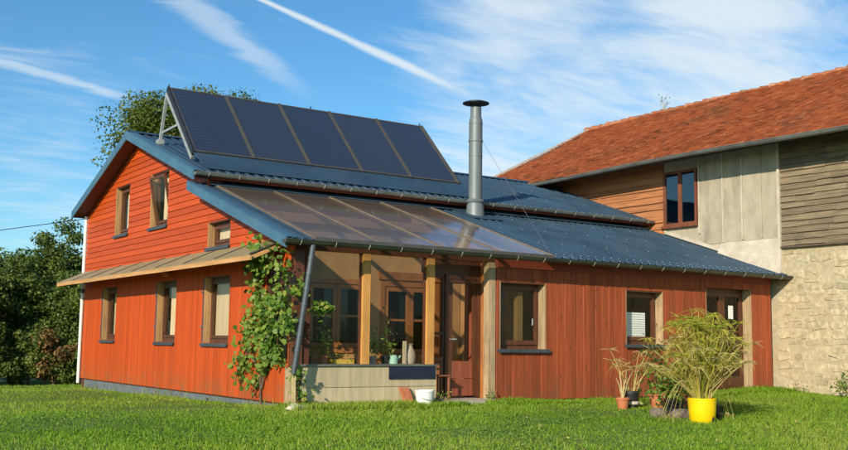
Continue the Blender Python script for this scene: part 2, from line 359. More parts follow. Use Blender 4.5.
def minus(rects, holes):
    for h in holes:
        out = []
        for (a0, a1, b0, b1) in rects:
            if h[0] >= a1-1e-6 or h[1] <= a0+1e-6 or h[2] >= b1-1e-6 or h[3] <= b0+1e-6: out.append((a0, a1, b0, b1)); continue
            if h[0] > a0: out.append((a0, h[0], b0, b1))
            if h[1] < a1: out.append((h[1], a1, b0, b1))
            m0, m1 = max(a0, h[0]), min(a1, h[1])
            if h[2] > b0: out.append((m0, m1, b0, h[2]))
            if h[3] < b1: out.append((m0, m1, h[3], b1))
        rects = out
    return rects
def leafmesh(name, pos, nrm_, size, mat, parent=None, shape='rhomb', tint=None, aspect=.6, smooth=False):
    """many small leaves in one mesh; pos (n,3), nrm_ (n,3) rough facing, size (n,)"""
    n = len(pos); pos = np.asarray(pos, float); nr = np.asarray(nrm_, float); nr /= np.linalg.norm(nr, axis=1)[:, None]+1e-9
    r = rng.normal(size=(n, 3)); t1_ = np.cross(nr, r); t1_ /= np.linalg.norm(t1_, axis=1)[:, None]+1e-9; t2_ = np.cross(nr, t1_)
    s = np.asarray(size)[:, None]
    if shape == 'rhomb': uv = [(-.5, 0, 0), (0, -.5*aspect, .08), (.5, 0, 0), (0, .5*aspect, .08)]
    else: uv = [(-.45, 0, 0), (-.5, -.32, .02), (-.12, -.3, .05), (-.02, -.52, 0), (.2, -.24, .05), (.55, 0, -.06), (.2, .24, .05), (-.02, .52, 0), (-.12, .3, .05), (-.5, .32, .02)]
    k = len(uv); V = np.zeros((n, k, 3))
    for i, (a, b_, c_) in enumerate(uv): V[:, i] = pos+(t1_*a+t2_*b_+nr*c_)*s
    me = bpy.data.meshes.new(name); me.vertices.add(n*k); me.vertices.foreach_set('co', V.reshape(-1))
    me.loops.add(n*k); me.loops.foreach_set('vertex_index', np.arange(n*k, dtype=np.int32))
    me.polygons.add(n); me.polygons.foreach_set('loop_start', np.arange(0, n*k, k, dtype=np.int32)); me.polygons.foreach_set('loop_total', np.full(n, k, np.int32))
    tv = rng.random(n) if tint is None else np.clip(tint, 0, 1)
    at = me.attributes.new('tint', 'FLOAT', 'POINT'); at.data.foreach_set('value', np.repeat(tv, k).astype(np.float32))
    me.materials.append(MATS[mat]); me.update(); me.validate()
    return link(name, me, parent)

# ---------------------------------------------------------------- ground
def gz(x, y):
    x = np.asarray(x, float); y = np.asarray(y, float)
    s = np.clip((x-7.2)/3.8, 0, 1); s = s*s*(3-2*s)
    f_ = np.clip((y+9)/9, 0, 1)
    z = -.055-.032*np.clip(-y, 0, 9)-.014*np.clip(y, 0, 14)+.115*s*(.4+.6*f_)
    z = z-.045*np.clip((y-.3)/1.5, 0, 1)*np.clip((1-x)/1.5, 0, 1)
    return z+.012*np.sin(x*1.3+y*.7)*np.sin(y*1.1-x*.4)
xs = np.unique(np.concatenate([np.linspace(-600, -30, 12), np.linspace(-30, 30, 61), np.linspace(30, 600, 12)])); ys = xs.copy()
X, Y = np.meshgrid(xs, ys, indexing='ij'); Z = gz(X, Y); nx = len(xs)
gv = list(zip(X.ravel(), Y.ravel(), Z.ravel())); gf = [(i*nx+j, (i+1)*nx+j, (i+1)*nx+j+1, i*nx+j+1) for i in range(nx-1) for j in range(nx-1)]
g = ob('ground', (gv, gf), 'lawn', None, True); g['kind'] = 'structure'

# ---------------------------------------------------------------- the wooden house
L, W = 11.44, 11.23
YE, ZE, S1 = 3.50, 4.03, .345       # upper eave and pitch (top of roof)
YR = 7.45; ZR = ZE+S1*(YR-YE); YB = 2*YR-YE+.03
YL, S2, YF, ZF = 3.85, .3245, -.385, 2.50   # lean-to
def ztop(y):
    if y < 3.62: return ZF+S2*(y-YF)
    return ZE+S1*(y-YE) if y < YR else ZR-S1*(y-YR)
RX0, RX1 = -.38, L+.12
HOUSE = thing('wooden_house', 'orange and red timber house with blue steel roofs and a glazed sunroom corner', 'house', (L/2, W/2, 0))
UT = .13  # roof build-up
def roof_clip(poly):
    """pieces of poly (y,z) under the roof"""
    out = []
    a = clip(clip(poly, 1, 0, 3.62), -S2, 1, ZF-S2*YF-UT)
    if area(a) > 1e-4: out.append(a)
    m_ = clip(clip(clip(poly, -1, 0, -3.62), -S1, 1, ZE-S1*YE-UT), S1, 1, ZR+S1*YR-UT)
    if area(m_) > 1e-4: out.append(m_)
    return out
# gable (plane x = 0): openings (y0, y1, z0, z1)
GW_UP = [(8.12, 9.07, 3.28, 4.39), (5.69, 6.73, 3.26, 4.40), (2.53, 3.55, 2.63, 3.10)]
GW_LO = [(8.71, 9.70, .92, 2.12), (5.03, 6.08, .905, 2.12), (2.47, 3.60, .90, 2.10)]
SIDE = [(.17, 1.02, .62, 2.12)]
HOLES = GW_UP+GW_LO+SIDE
gw = []
for r in minus([(0, W, -.02, 5.4)], HOLES):
    for p in roof_clip([(r[0], r[2]), (r[1], r[2]), (r[1], r[3]), (r[0], r[3])]):
        gw.append(prism([(.0, a, b_) for a, b_ in p], (.26, 0, 0)))
GW = ob('gable_wall', join(*gw), 'backing', HOUSE)
to3 = lambda a, b_, d: (-d, a, b_)
z = 2.50
while z < 5.3:                                    # horizontal boards of the upper storey
    for r in minus([(0, W, z+.003, z+.122)], HOLES):
        for p in roof_clip([(r[0], r[2]), (r[1], r[2]), (r[1], r[3]), (r[0], r[3])]):
            # lapped: the lower edge stands proud of the upper one
            n_ = len(p); zb_ = z
            V = [(.0, a, b_) for a, b_ in p]+[(-(.032-.016*(b_-zb_)/.125), a, b_) for a, b_ in p]
            F = [tuple(range(n_)), tuple(range(2*n_-1, n_-1, -1))]+[(i, (i+1) % n_, n_+(i+1) % n_, n_+i) for i in range(n_)]
            if area(p) > .001: ob('plank', (V, F), 'board_h', GW)
    z += .125
y = .02
while y < W-.02:                                   # vertical boards below the canopy
    w_ = min(.125+random.uniform(-.006, .006), W-y)
    for r in minus([(y+.0025, y+w_-.0025, 0, 2.49)], GW_LO+SIDE):
        if (r[1]-r[0])*(r[3]-r[2]) > .002:
            d = .024+random.uniform(-.0015, .0015)
            ob('plank', cham([(r[0], r[2]), (r[1], r[2]), (r[1], r[3]), (r[0], r[3])], to3, d, .004), 'board_v', GW)
    y += w_
ob('plinth', box(.02, .3, .03, W-.03, -.6, -.021), 'plinth', HOUSE)
# other walls, closed to the light
ob('back_wall', box(0, L, W-.2, W-.01, -.5, ztop(W)-.16), 'backing', HOUSE)
ob('side_wall', prism([(L-.2, .25, -.5), (L-.2, W-.2, -.5), (L-.2, W-.2, 3.9), (L-.2, YR, ZR-.2), (L-.2, 3.7, 4.0), (L-.2, 3.5, 3.6), (L-.2, .25, 2.5)], (.19, 0, 0)), 'backing', HOUSE)
ob('floor', box(.27, L-.2, .2, W-.2, -.4, .0), 'interior', HOUSE)
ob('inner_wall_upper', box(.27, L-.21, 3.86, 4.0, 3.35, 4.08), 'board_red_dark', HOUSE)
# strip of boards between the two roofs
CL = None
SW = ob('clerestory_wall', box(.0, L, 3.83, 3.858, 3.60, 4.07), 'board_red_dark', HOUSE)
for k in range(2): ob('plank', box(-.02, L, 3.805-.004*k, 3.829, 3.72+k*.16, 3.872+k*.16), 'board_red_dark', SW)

# windows --------------------------------------------------------------
def g_window(y0, y1, z0, z1, sill=True, split=False, tilt=0., head=False):
    """window in the gable: reveal boards, brown frame set back, glass"""
    d = .10
    wn = ob('window', join(box(d, d+.06, y0, y0+.07, z0, z1), box(d, d+.06, y1-.07, y1, z0, z1), box(d, d+.06, y0+.07, y1-.07, z0, z0+.08), box(d, d+.06, y0+.07, y1-.07, z1-.07, z1)), 'frame_brown', HOUSE)
    ob('reveal', box(-.022, d, y1-.022, y1+.002, z0+.004, z1-.004), 'reveal_wood', wn); ob('reveal', box(-.012, d, y0-.001, y0+.02, z0+.004, z1-.004), 'reveal_wood', wn)
    ob('head_board', box(-.012, d, y0+.021, y1-.023, z1-.022, z1-.002), 'frame_brown', wn)
    fr = [box(.0, .05, 0, .05, 0, z1-z0-.16), box(0, .05, y1-y0-.20, y1-y0-.15, 0, z1-z0-.16), box(0, .05, .05, y1-y0-.20, 0, .055), box(0, .05, .05, y1-y0-.20, z1-z0-.215, z1-z0-.16)]
    if split: ym = (y1-y0-.15)/2; fr.append(box(.0, .05, ym-.045, ym+.045, .055, z1-z0-.215))
    mt = Matrix.Translation((d-.02, y0+.075, z0+.085)) @ Matrix.Rotation(-tilt, 4, 'Y')
    def tf(g_): return [mt @ Vector(p) for p in g_[0]], g_[1]
    sa = ob('sash', tf(join(*fr)), 'frame_brown', wn)
    ob('pane', tf(box(.02, .028, .05, y1-y0-.20, .055, z1-z0-.215)), 'glass', wn)
    if sill: ob('sill', join(box(-.07, d, y0-.02, y1+.035, z0-.03, z0-.003), box(-.07, -.06, y0-.02, y1+.035, z0-.06, z0-.03)), 'sill_dark', wn)
    ob('curtain', box(.175, .18, y0+.02, y0+.02+(y1-y0)*(.9 if y1 < 3.7 else .72), z0, z1), 'curtain_beige', wn)
    return wn
for k, h in enumerate(GW_UP): g_window(*h, tilt=R(11) if k == 1 else 0)
for k, h in enumerate(GW_LO):
    wn = g_window(*h)
    for zz in (.25, .78): ob('shutter_hinge', box(-.06, -.026, h[1]+.02, h[1]+.09, h[2]+zz*(h[3]-h[2])-.012, h[2]+zz*(h[3]-h[2])+.012), 'gutter_grey', wn)
    ob('rail', box(-.034, -.0245, h[1]+.004, h[1]+.045, h[2]+.01, h[3]), 'sill_dark', wn)
# sunroom side window
y0, y1, z0, z1 = SIDE[0]
wn = ob('window', join(box(.02, .1, y0, y0+.06, z0, z1), box(.02, .1, y1-.06, y1, z0, z1), box(.02, .1, y0+.06, y1-.06, z0, z0+.06), box(.02, .1, y0+.06, y1-.06, z1-.06, z1), box(.03, .09, (y0+y1)/2-.025, (y0+y1)/2+.025, z0+.06, z1-.06)), 'frame_brown', HOUSE)
ob('pane', box(.05, .058, y0+.06, y1-.06, z0+.06, z1-.06), 'glass', wn)

# front wall (plane y = 0) ---------------------------------------------
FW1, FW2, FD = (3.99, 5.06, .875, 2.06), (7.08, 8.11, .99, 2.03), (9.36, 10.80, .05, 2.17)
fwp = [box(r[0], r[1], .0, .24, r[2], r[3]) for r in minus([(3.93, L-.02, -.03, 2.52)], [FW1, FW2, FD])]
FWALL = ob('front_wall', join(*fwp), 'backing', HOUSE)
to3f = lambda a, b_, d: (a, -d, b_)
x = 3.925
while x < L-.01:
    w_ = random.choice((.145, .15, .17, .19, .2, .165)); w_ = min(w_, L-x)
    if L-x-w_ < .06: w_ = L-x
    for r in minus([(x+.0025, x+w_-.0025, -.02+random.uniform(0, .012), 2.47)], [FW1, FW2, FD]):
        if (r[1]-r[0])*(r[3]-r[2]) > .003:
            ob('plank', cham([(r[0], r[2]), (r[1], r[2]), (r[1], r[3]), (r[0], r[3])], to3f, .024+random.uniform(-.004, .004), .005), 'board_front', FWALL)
    x += w_
ob('eave_board', box(3.93, L, -.05, -.031, 2.30, 2.46), 'board_red_dark', FWALL)
def f_window(x0, x1, z0, z1, blind=False, muntin=False):
    d = .17
    wn = ob('window', join(box(x0, x0+.06, d, d+.06, z0, z1), box(x1-.06, x1, d, d+.06, z0, z1), box(x0+.06, x1-.06, d, d+.06, z0, z0+.07), box(x0+.06, x1-.06, d, d+.06, z1-.06, z1)), 'frame_brown', HOUSE)
    for a, b_ in ((x0-.001, x0+.022), (x1-.022, x1+.001)): ob('reveal', box(a, b_, -.022, d, z0, z1-.004), 'raw_wood', wn)
    ob('lintel', box(x0+.023, x1-.023, -.018, d, z1-.025, z1-.001), 'frame_brown', wn)
    a0, a1 = x0+.065, x1-.065
    ob('sash', join(box(a0, a0+.07, d-.03, d+.03, z0+.075, z1-.065), box(a1-.07, a1, d-.03, d+.03, z0+.075, z1-.065), box(a0+.07, a1-.07, d-.03, d+.03, z0+.075, z0+.15), box(a0+.07, a1-.07, d-.03, d+.03, z1-.13, z1-.065)), 'frame_brown', wn)
    ob('pane', box(a0+.07, a1-.07, d-.004, d+.004, z0+.15, z1-.13), 'glass' if blind else 'glass_dark', wn)
    ob('sill', join(box(x0-.05, x1+.05, -.09, d, z0-.04, z0-.002), box(x0-.05, x1+.05, -.09, -.075, z0-.065, z0-.04)), 'sill_dark', wn)
    if blind:
        for k in range(11): ob('blind_slat', box(a0+.08, a1-.2, d+.045, d+.06, z0+.13+k*.045, z0+.168+k*.045), 'blind_white', wn)
    return wn
wn = f_window(*FW1); ob('handle', box(4.86, 4.88, .115, .14, 1.30, 1.42), 'galv', wn)
f_window(*FW2, blind=True)
# french doors at the right end
x0, x1, z0, z1 = FD; d = .19
DR = ob('french_door', join(box(x0, x0+.07, d, d+.07, z0, z1), box(x1-.07, x1, d, d+.07, z0, z1), box(x0+.07, x1-.07, d, d+.07, z1-.07, z1), box(x0+.07, x1-.07, d, d+.07, z0, z0+.05)), 'frame_brown', HOUSE)
for a, b_ in ((x0-.001, x0+.024), (x1-.024, x1+.001)): ob('reveal', box(a, b_, -.022, d, z0, z1-.004), 'raw_wood', DR)
xm = (x0+x1)/2
for a0, a1 in ((x0+.075, xm-.003), (xm+.003, x1-.075)):
    ob('door_leaf', join(box(a0, a0+.09, d-.02, d+.04, z0+.055, z1-.075), box(a1-.09, a1, d-.02, d+.04, z0+.055, z1-.075), box(a0+.09, a1-.09, d-.02, d+.04, z0+.055, z0+.3), box(a0+.09, a1-.09, d-.02, d+.04, z1-.16, z1-.075), box(a0+.09, a1-.09, d-.01, d+.03, z0+1.2, z0+1.26)), 'frame_brown', DR)
    ob('pane', box(a0+.09, a1-.09, d+.006, d+.012, z0+.3, z0+1.2), 'glass_dark', DR); ob('pane', box(a0+.09, a1-.09, d+.006, d+.012, z0+1.26, z1-.16), 'glass_dark', DR)
ob('paper_notice', box(10.30, 10.45, d-.012, d-.006, 1.55, 1.83), 'paper', DR)
ob('doorstep', box(x0-.05, x1+.05, -.25, .2, -.2, .035), 'concrete_slab', HOUSE)

# sunroom ---------------------------------------------------------------
SR = ob('sunroom_parapet', box(.15, 2.64, .004, .14, -.2, .575), 'panel_taupe', HOUSE)
ob('panel_board', cham([(.13, -.02), (2.66, -.02), (2.66, .24), (.13, .24)], to3f, .018, .004), 'panel_taupe', SR)
ob('panel_board', cham([(.13, .247), (2.66, .247), (2.66, .572), (.13, .572)], to3f, .018, .004), 'panel_taupe', SR)
ob('panel_board', box(2.641, 2.66, .0, .55, -.02, .572), 'panel_taupe', SR)
ob('corner_board', box(-.046, -.031, -.028, .2, -.02, .56), 'raw_wood', SR)
ob('parapet_sill', box(.10, 2.68, -.05, .35, .577, .607), 'gutter_grey', SR)
ob('navy_panel', box(1.715, 2.625, -.036, -.021, .365, .574), 'navy_board', SR)
ob('shelf', box(.27, 2.6, .16, .62, .56, .60), 'raw_wood', SR)
ob('corner_post', box(-.03, .125, -.03, .13, -.05, 2.36), 'frame_brown', HOUSE)
ob('post', box(1.215, 1.35, .0, .13, .608, 2.38), 'yellow_wood', HOUSE)
ob('post', box(2.47, 2.615, .0, .13, .608, 2.38), 'yellow_wood', HOUSE)
ob('post', box(3.755, 3.90, -.02, .13, -.05, 2.38), 'raw_wood', HOUSE)
ob('lintel', box(-.02, 3.93, .005, .12, 2.384, 2.50), 'frame_brown', HOUSE)
for a0, a1 in ((.13, 1.21), (1.355, 2.465)):
    fr = ob('glazing', join(box(a0, a0+.03, .05, .09, .61, 2.38), box(a1-.03, a1, .05, .09, .61, 2.38)), 'frame_brown', HOUSE)
    ob('pane', box(a0+.03, a1-.03, .066, .074, .61, 2.38), 'glass', fr)
# entrance recess
ob('threshold', box(2.64, 3.76, -.22, .8, -.2, .015), 'concrete_slab', HOUSE)
yd = .36
ed = ob('entrance_door', join(box(3.08, 3.16, yd-.03, yd+.05, .03, 2.16), box(3.76, 3.84, yd-.03, yd+.05, .03, 2.16), box(3.16, 3.76, yd-.03, yd+.05, 2.08, 2.16)), 'frame_brown', HOUSE)
ob('door_leaf', join(box(3.165, 3.235, yd-.02, yd+.03, .05, 2.075), box(3.685, 3.755, yd-.02, yd+.03, .05, 2.075), box(3.235, 3.685, yd-.02, yd+.03, 2.0, 2.075)), 'frame_brown', ed)
ob('door_panel', cham([(3.237, .05), (3.683, .05), (3.683, .345), (3.237, .345)], lambda a, b_, q: (a, yd+.01-q, b_), .03, .006), 'door_red', ed)
ob('door_panel', cham([(3.237, .352), (3.683, .352), (3.683, .65), (3.237, .65)], lambda a, b_, q: (a, yd+.01-q, b_), .03, .006), 'door_red', ed)
ob('pane', box(3.235, 3.685, yd+.001, yd+.009, .652, 2.0), 'glass', ed)
ob('door_handle', join(box(3.18, 3.20, yd-.07, yd-.02, 1.02, 1.04), box(3.18, 3.29, yd-.075, yd-.055, 1.02, 1.04)), 'galv', ed)
ob('side_light', join(box(2.66, 2.70, .36, .42, .02, 2.16), box(3.03, 3.075, .36, .42, .02, 2.16), box(2.70, 3.03, .36, .42, 2.10, 2.16), box(2.70, 3.03, .36, .42, 1.10, 1.15), box(2.70, 3.03, .36, .42, .02, .10)), 'frame_brown', HOUSE)
ob('recess_wall', box(3.905, 3.925, .0, .9, -.05, 2.45), 'door_red', HOUSE)
ob('recess_post', box(3.845, 3.90, .14, .42, -.02, 2.38), 'frame_orange', HOUSE)
ob('transom', box(2.62, 3.90, .34, .42, 2.162, 2.50), 'frame_brown', HOUSE)
# inner wall of the sunroom
YI = 2.0
IWH = [(1.28, 2.42, .85, 2.0), (2.86, 4.0, .75, 2.0)]
IW = ob('inner_wall', join(*[box(r[0], r[1], YI, YI+.15, r[2], r[3]) for r in minus([(.27, 4.6, -.02, 3.22)], IWH)]), 'plaster_inner', HOUSE)
ob('inner_side_wall', prism([(4.62, .25, -.02), (4.62, 3.8, -.02), (4.62, 3.8, 3.68), (4.62, .25, 2.55)], (.12, 0, 0)), 'plaster_inner', HOUSE)
for (x0, x1, z0, z1) in IWH:
    xm = (x0+x1)/2
    wn = ob('inner_window', join(box(x0-.09, x0, YI-.03, YI+.1, z0-.09, z1+.09), box(x1, x1+.09, YI-.03, YI+.1, z0-.09, z1+.09), box(x0, x1, YI-.03, YI+.1, z1, z1+.09), box(x0, x1, YI-.03, YI+.1, z0-.09, z0)), 'frame_orange', HOUSE)
    for a0, a1 in ((x0+.01, xm-.004), (xm+.004, x1-.01)):
        ob('sash', join(box(a0, a0+.075, YI-.01, YI+.04, z0+.01, z1-.01), box(a1-.075, a1, YI-.01, YI+.04, z0+.01, z1-.01), box(a0+.075, a1-.075, YI-.01, YI+.04, z0+.01, z0+.09), box(a0+.075, a1-.075, YI-.01, YI+.04, z1-.09, z1-.01), box(a0+.075, a1-.075, YI, YI+.03, (z0+z1)/2-.02, (z0+z1)/2+.02)), 'frame_orange', wn)
        ob('pane', box(a0+.075, a1-.075, YI+.012, YI+.018, z0+.09, (z0+z1)/2-.02), 'glass_dark', wn)
        ob('pane', box(a0+.075, a1-.075, YI+.012, YI+.018, (z0+z1)/2+.02, z1-.09), 'glass_dark', wn)
ob('header_board', box(2.72, 4.15, YI-.05, YI-.002, 2.12, 2.27), 'frame_orange', IW)
ob('wainscot', box(.27, 4.6, YI-.03, YI-.002, -.01, .66), 'frame_orange', IW)
ob('ceiling_dark', box(.27, L-.2, YI+.16, 3.82, 2.46, 2.5), 'interior', HOUSE)

# roofs -----------------------------------------------------------------
def ribbed(x0, x1, pitch, ya, za, yb_, zb_, th=.035, rib=.05, hh=.021, nrows=1):
    """trapezoidal steel sheet running from (ya,za) down to (yb,zb)"""
    prof = []; x = x0
    while x < x1-1e-6:
        for dx, h in ((0, 0), (pitch-rib*1.6, 0), (pitch-rib*1.25, hh), (pitch-rib*.35, hh)):
            if x+dx < x1: prof.append((x+dx, h))
        x += pitch
    prof.append((x1, 0)); V, F = [], []
    d = Vector((0, yb_-ya, zb_-za)).normalized(); n = Vector((0, -d.z, d.y)); n = n if n.z > 0 else -n
    for (px, h) in prof:
        for (yy, zz) in ((ya, za), (yb_, zb_)):
            V.append(Vector((px, yy, zz))+n*h); V.append(Vector((px, yy, zz))+n*(h-.012))
    for i in range(len(prof)-1):
        a = i*4; b_ = a+4
        F += [(a, b_, b_+2, a+2), (a+1, a+3, b_+3, b_+1), (a+2, b_+2, b_+3, a+3), (a, a+1, b_+1, b_)]
    return V, F
MR = ob('main_roof', ribbed(RX0+.02, .64, .2, YR+.02, ZR+.0, YE-.03, ZE-.01), 'steel_blue', HOUSE)
for k in range(11): ob('roof_sheet', ribbed(.64+k, min(1.64+k, RX1), .2, YR+.02, ZR+.003*(k % 2), YE-.03+.004*(k % 3), ZE-.01+.003*(k % 2)), 'steel_blue', MR)
ob('rear_slope', ribbed(RX0+.02, RX1, .2, YR, ZR, YB+.02, ZR-S1*(YB-YR)), 'steel_blue', MR)
ob('ridge_cap', prism([(RX0+.005, YR-.16, ZR-.02), (RX0+.005, YR, ZR+.045), (RX0+.005, YR+.16, ZR-.02), (RX0+.005, YR, ZR+.02)], (RX1-RX0, 0, 0)), 'steel_blue', MR)
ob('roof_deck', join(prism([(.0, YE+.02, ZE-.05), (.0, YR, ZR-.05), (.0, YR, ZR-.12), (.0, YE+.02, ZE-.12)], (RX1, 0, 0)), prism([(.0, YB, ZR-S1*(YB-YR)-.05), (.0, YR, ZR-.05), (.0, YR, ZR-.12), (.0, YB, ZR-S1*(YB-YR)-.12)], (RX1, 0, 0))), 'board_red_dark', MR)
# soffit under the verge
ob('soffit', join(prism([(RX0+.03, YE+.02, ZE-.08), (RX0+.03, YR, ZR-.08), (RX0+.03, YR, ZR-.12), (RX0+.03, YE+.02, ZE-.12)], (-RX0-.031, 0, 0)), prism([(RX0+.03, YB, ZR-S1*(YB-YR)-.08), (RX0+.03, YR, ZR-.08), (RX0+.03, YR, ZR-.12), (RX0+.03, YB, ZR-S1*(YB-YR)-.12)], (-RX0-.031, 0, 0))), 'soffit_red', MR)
def verge(ya, za, yb_, zb_, h, x_=RX0, up_=.02, ret=.16):
    """folded steel verge trim: upright face, small top return"""
    a = prism([(x_, ya, za+up_), (x_, yb_, zb_+up_), (x_, yb_, zb_+up_-h), (x_, ya, za+up_-h)], (.028, 0, 0))
    b_ = prism([(x_+.0285, ya, za+up_+.012), (x_+.0285, yb_, zb_+up_+.012), (x_+.0285, yb_, zb_+up_), (x_+.0285, ya, za+up_)], (ret, 0, 0))
    return join(a, b_)
ob('verge_trim', verge(YE-.02, ZE, YR, ZR, .185), 'fascia_blue', MR)
ob('verge_trim', verge(YB+.01, ZR-S1*(YB-YR), YR+.0005, ZR, .185), 'fascia_blue', MR)
LR = ob('lean_to_roof', ribbed(4.97, 5.57, .2, YL-.03, ztop(3.6)+S2*(YL-.03-3.6), YF, ZF), 'steel_blue', HOUSE)
for k in range(6): ob('roof_sheet', ribbed(5.57+k, min(6.57+k, RX1), .2, YL-.03, ztop(3.6)+S2*(YL-.03-3.6)+.003*(k % 2), YF+.004*(k % 3), ZF+.003*(k % 2)), 'steel_blue', LR)
ob('edge_sheet', ribbed(RX0+.02, .13, .17, YL-.03, ztop(3.6)+S2*(YL-.03-3.6), YF, ZF), 'steel_blue', LR)
ob('verge_trim', verge(3.79, ZF+S2*(3.79-YF), YF+.02, ZF+S2*.02, .165), 'fascia_blue', LR)
zl = lambda y: ZF+S2*(y-YF)
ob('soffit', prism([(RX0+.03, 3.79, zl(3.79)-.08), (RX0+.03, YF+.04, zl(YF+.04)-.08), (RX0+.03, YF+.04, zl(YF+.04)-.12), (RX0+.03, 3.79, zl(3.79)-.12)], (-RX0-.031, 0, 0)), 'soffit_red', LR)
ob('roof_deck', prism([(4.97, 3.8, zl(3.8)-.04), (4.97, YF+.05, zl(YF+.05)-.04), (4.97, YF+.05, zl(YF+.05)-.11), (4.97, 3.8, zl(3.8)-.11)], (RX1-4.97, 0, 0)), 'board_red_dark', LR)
ob('top_flashing', prism([(-.0, 3.80, zl(3.80)+.10), (-.0, 3.80, zl(3.80)-.0), (-.0, 3.52, zl(3.52)+.045), (-.0, 3.52, zl(3.52)+.06)], (L, 0, 0)), 'steel_blue', LR)
# glazed part of the lean-to roof
rails = [.13, 1.31, 2.51, 3.71, 4.95]
n2 = Vector((0, -S2, 1)).normalized()
for i in range(4):
    a0, a1 = rails[i]+.032, rails[i+1]-.032
    ob('roof_glass', prism([(a0, 3.55, zl(3.55)+.035), (a0, YF+.05, zl(YF+.05)+.035), (a0, YF+.05, zl(YF+.05)+.025), (a0, 3.55, zl(3.55)+.025)], (a1-a0, 0, 0)), 'glass_roof', LR)
for xr in rails: ob('glazing_bar', prism([(xr-.031, 3.56, zl(3.56)+.046), (xr-.031, YF+.03, zl(YF+.03)+.046), (xr-.031, YF+.03, zl(YF+.03)-.02), (xr-.031, 3.56, zl(3.56)-.02)], (.062, 0, 0)), 'rail_tan', LR)
ob('glazing_edge', box(.13, 4.95, YF+.0, YF+.029, zl(YF)-.03, zl(YF)+.05), 'rail_bronze', LR)
ob('purlin', box(.27, 4.6, 1.85, 1.95, zl(1.9)-.20, zl(1.9)-.075), 'canopy_wood', LR)
# screws
def screws(rows, x0, x1, step, zfun, name, par):
    gs = []
    for y_ in rows:
        x = x0+.1
        while x < x1-.05:
            if True:
                c_ = (x+random.uniform(-.01, .01), y_+random.uniform(-.01, .01)); gs.append(lathe([(.013, .0), (.011, .012), (.001, .015)], (c_[0], c_[1], zfun(c_[1])+.002), 6))
            x += step
    o = ob(name, join(*gs), 'screw', par); o['kind'] = 'stuff'
screws([YF+.1, YF+.32], 4.97, RX1-.1, .2, zl, 'screws', LR)
screws([.9, 2.1, 3.2], 4.97, RX1-.1, .6, zl, 'screws', LR)
zu = lambda y: ZE+S1*(y-YE)
screws([YE+.08], RX0+.02, RX1-.1, .2, zu, 'screws', MR); screws([4.6, 5.9], 6.6, RX1-.1, .6, zu, 'screws', MR)
# gutters
def gutter(x0, x1, y_, z_, r, mat, bstep, name='gutter', par=HOUSE):
    V, F = [], []; seg = 9
    for x_ in (x0, x1):
        for rr in (r, r-.008):
            for k in range(seg+1):
                q = math.pi+math.pi*k/seg; V.append((x_, y_+rr*math.cos(q), z_+rr*math.sin(q)))
    s = seg+1
    for k in range(seg):
        F += [(k, k+1, 2*s+k+1, 2*s+k), (s+k, 3*s+k, 3*s+k+1, s+k+1)]
    F += [(0, 2*s, 3*s, s), (s-1, 2*s-1, 4*s-1, 3*s-1)]
    ends = [(prism([(xx, y_+r*math.cos(math.pi+math.pi*k/seg), z_+r*math.sin(math.pi+math.pi*k/seg)) for k in range(seg+1)], (.006, 0, 0))) for xx in (x0-.006, x1)]
    gt = ob(name, join((V, F), tube([(x0-.005, y_-r, z_), (x1+.005, y_-r, z_)], .011, 6), *ends), mat, par, True)
    x_ = x0+.25
    while x_ < x1:
        pts = [(x_, y_+(r+.006)*math.cos(math.pi+q), z_+(r+.006)*math.sin(math.pi+q)) for q in [math.pi*k/8 for k in range(0, 5)]]
        ob('bracket', tube(pts, .006, 5), 'bracket', gt); x_ += bstep
    return gt
G1 = gutter(-.43, L+.17, -.44, 2.475, .068, 'gutter', .6)
G2 = gutter(-.36, L+.05, 3.42, 4.005, .062, 'gutter_grey', .6)
# downpipes
dp = [(.05, -.44, 2.44), (.045, -.43, 2.33), (-.125, -.26, .47)]
o = ob('downpipe', tube(dp, .044, 12), 'zinc_dark', HOUSE, True)
for k in range(8):
    t_ = .06+k*.125; p0_, p1_ = Vector(dp[1]), Vector(dp[2]); c_ = p0_.lerp(p1_, t_); d_ = (p1_-p0_).normalized()
    ob('pipe_collar', tube([c_-d_*.018, c_+d_*.018], .050, 12), 'zinc_dark', o, True)
o = ob('white_downpipe', tube([(-.06, W+.03, 3.93), (-.06, W+.03, 2.45), (-.06, W+.03, 2.0), (-.06, W+.03, -.12)], .042, 12), 'pipe_white', HOUSE, True)
ob('pipe_collar', tube([(-.06, W+.03, 2.05), (-.06, W+.03, 2.15)], .048, 12), 'sill_dark', o, True)

# canopy over the gable's ground floor ---------------------------------
CZ0, CZ1, CX = 2.57, 2.26, -.665
CN = ob('canopy', beam((CX-.012, .2, CZ1-.038), (CX-.012, W+.0, CZ1-.038), .028, .074), 'canopy_wood', HOUSE)
ys_ = [.22+i*(W-.22)/8 for i in range(9)]
for i in range(8):
    a0, a1 = ys_[i]+.008, ys_[i+1]-.008
    ob('canopy_panel', prism([(-.026, a0, CZ0), (CX-.03, a0, CZ1+.012), (CX-.03, a0, CZ1-.0), (-.026, a0, CZ0-.014)], (0, a1-a0, 0)), 'canopy_skin', CN)
    ob('seam', beam((-.03, ys_[i]+.0, CZ0+.010), (CX-.034, ys_[i]+.0, CZ1+.022), .014, .014), 'rail_bronze', CN)
for i in range(9):
    yy = min(max(ys_[i], .27), W-.08)
    ob('rafter', beam((-.03, yy, CZ0-.065), (CX+.005, yy, CZ1-.035), .07, .06), 'canopy_wood', CN)
ob('wall_plate', box(-.05, -.026, .22, W, CZ0-.15, CZ0-.03), 'canopy_wood', CN)
ob('clay_lamp', lathe([(.005, -.09), (.06, -.075), (.09, -.02), (.085, .04), (.05, .09), (.005, .1)], (-.14, 5.35, 2.27), 14), 'terracotta', CN, True)

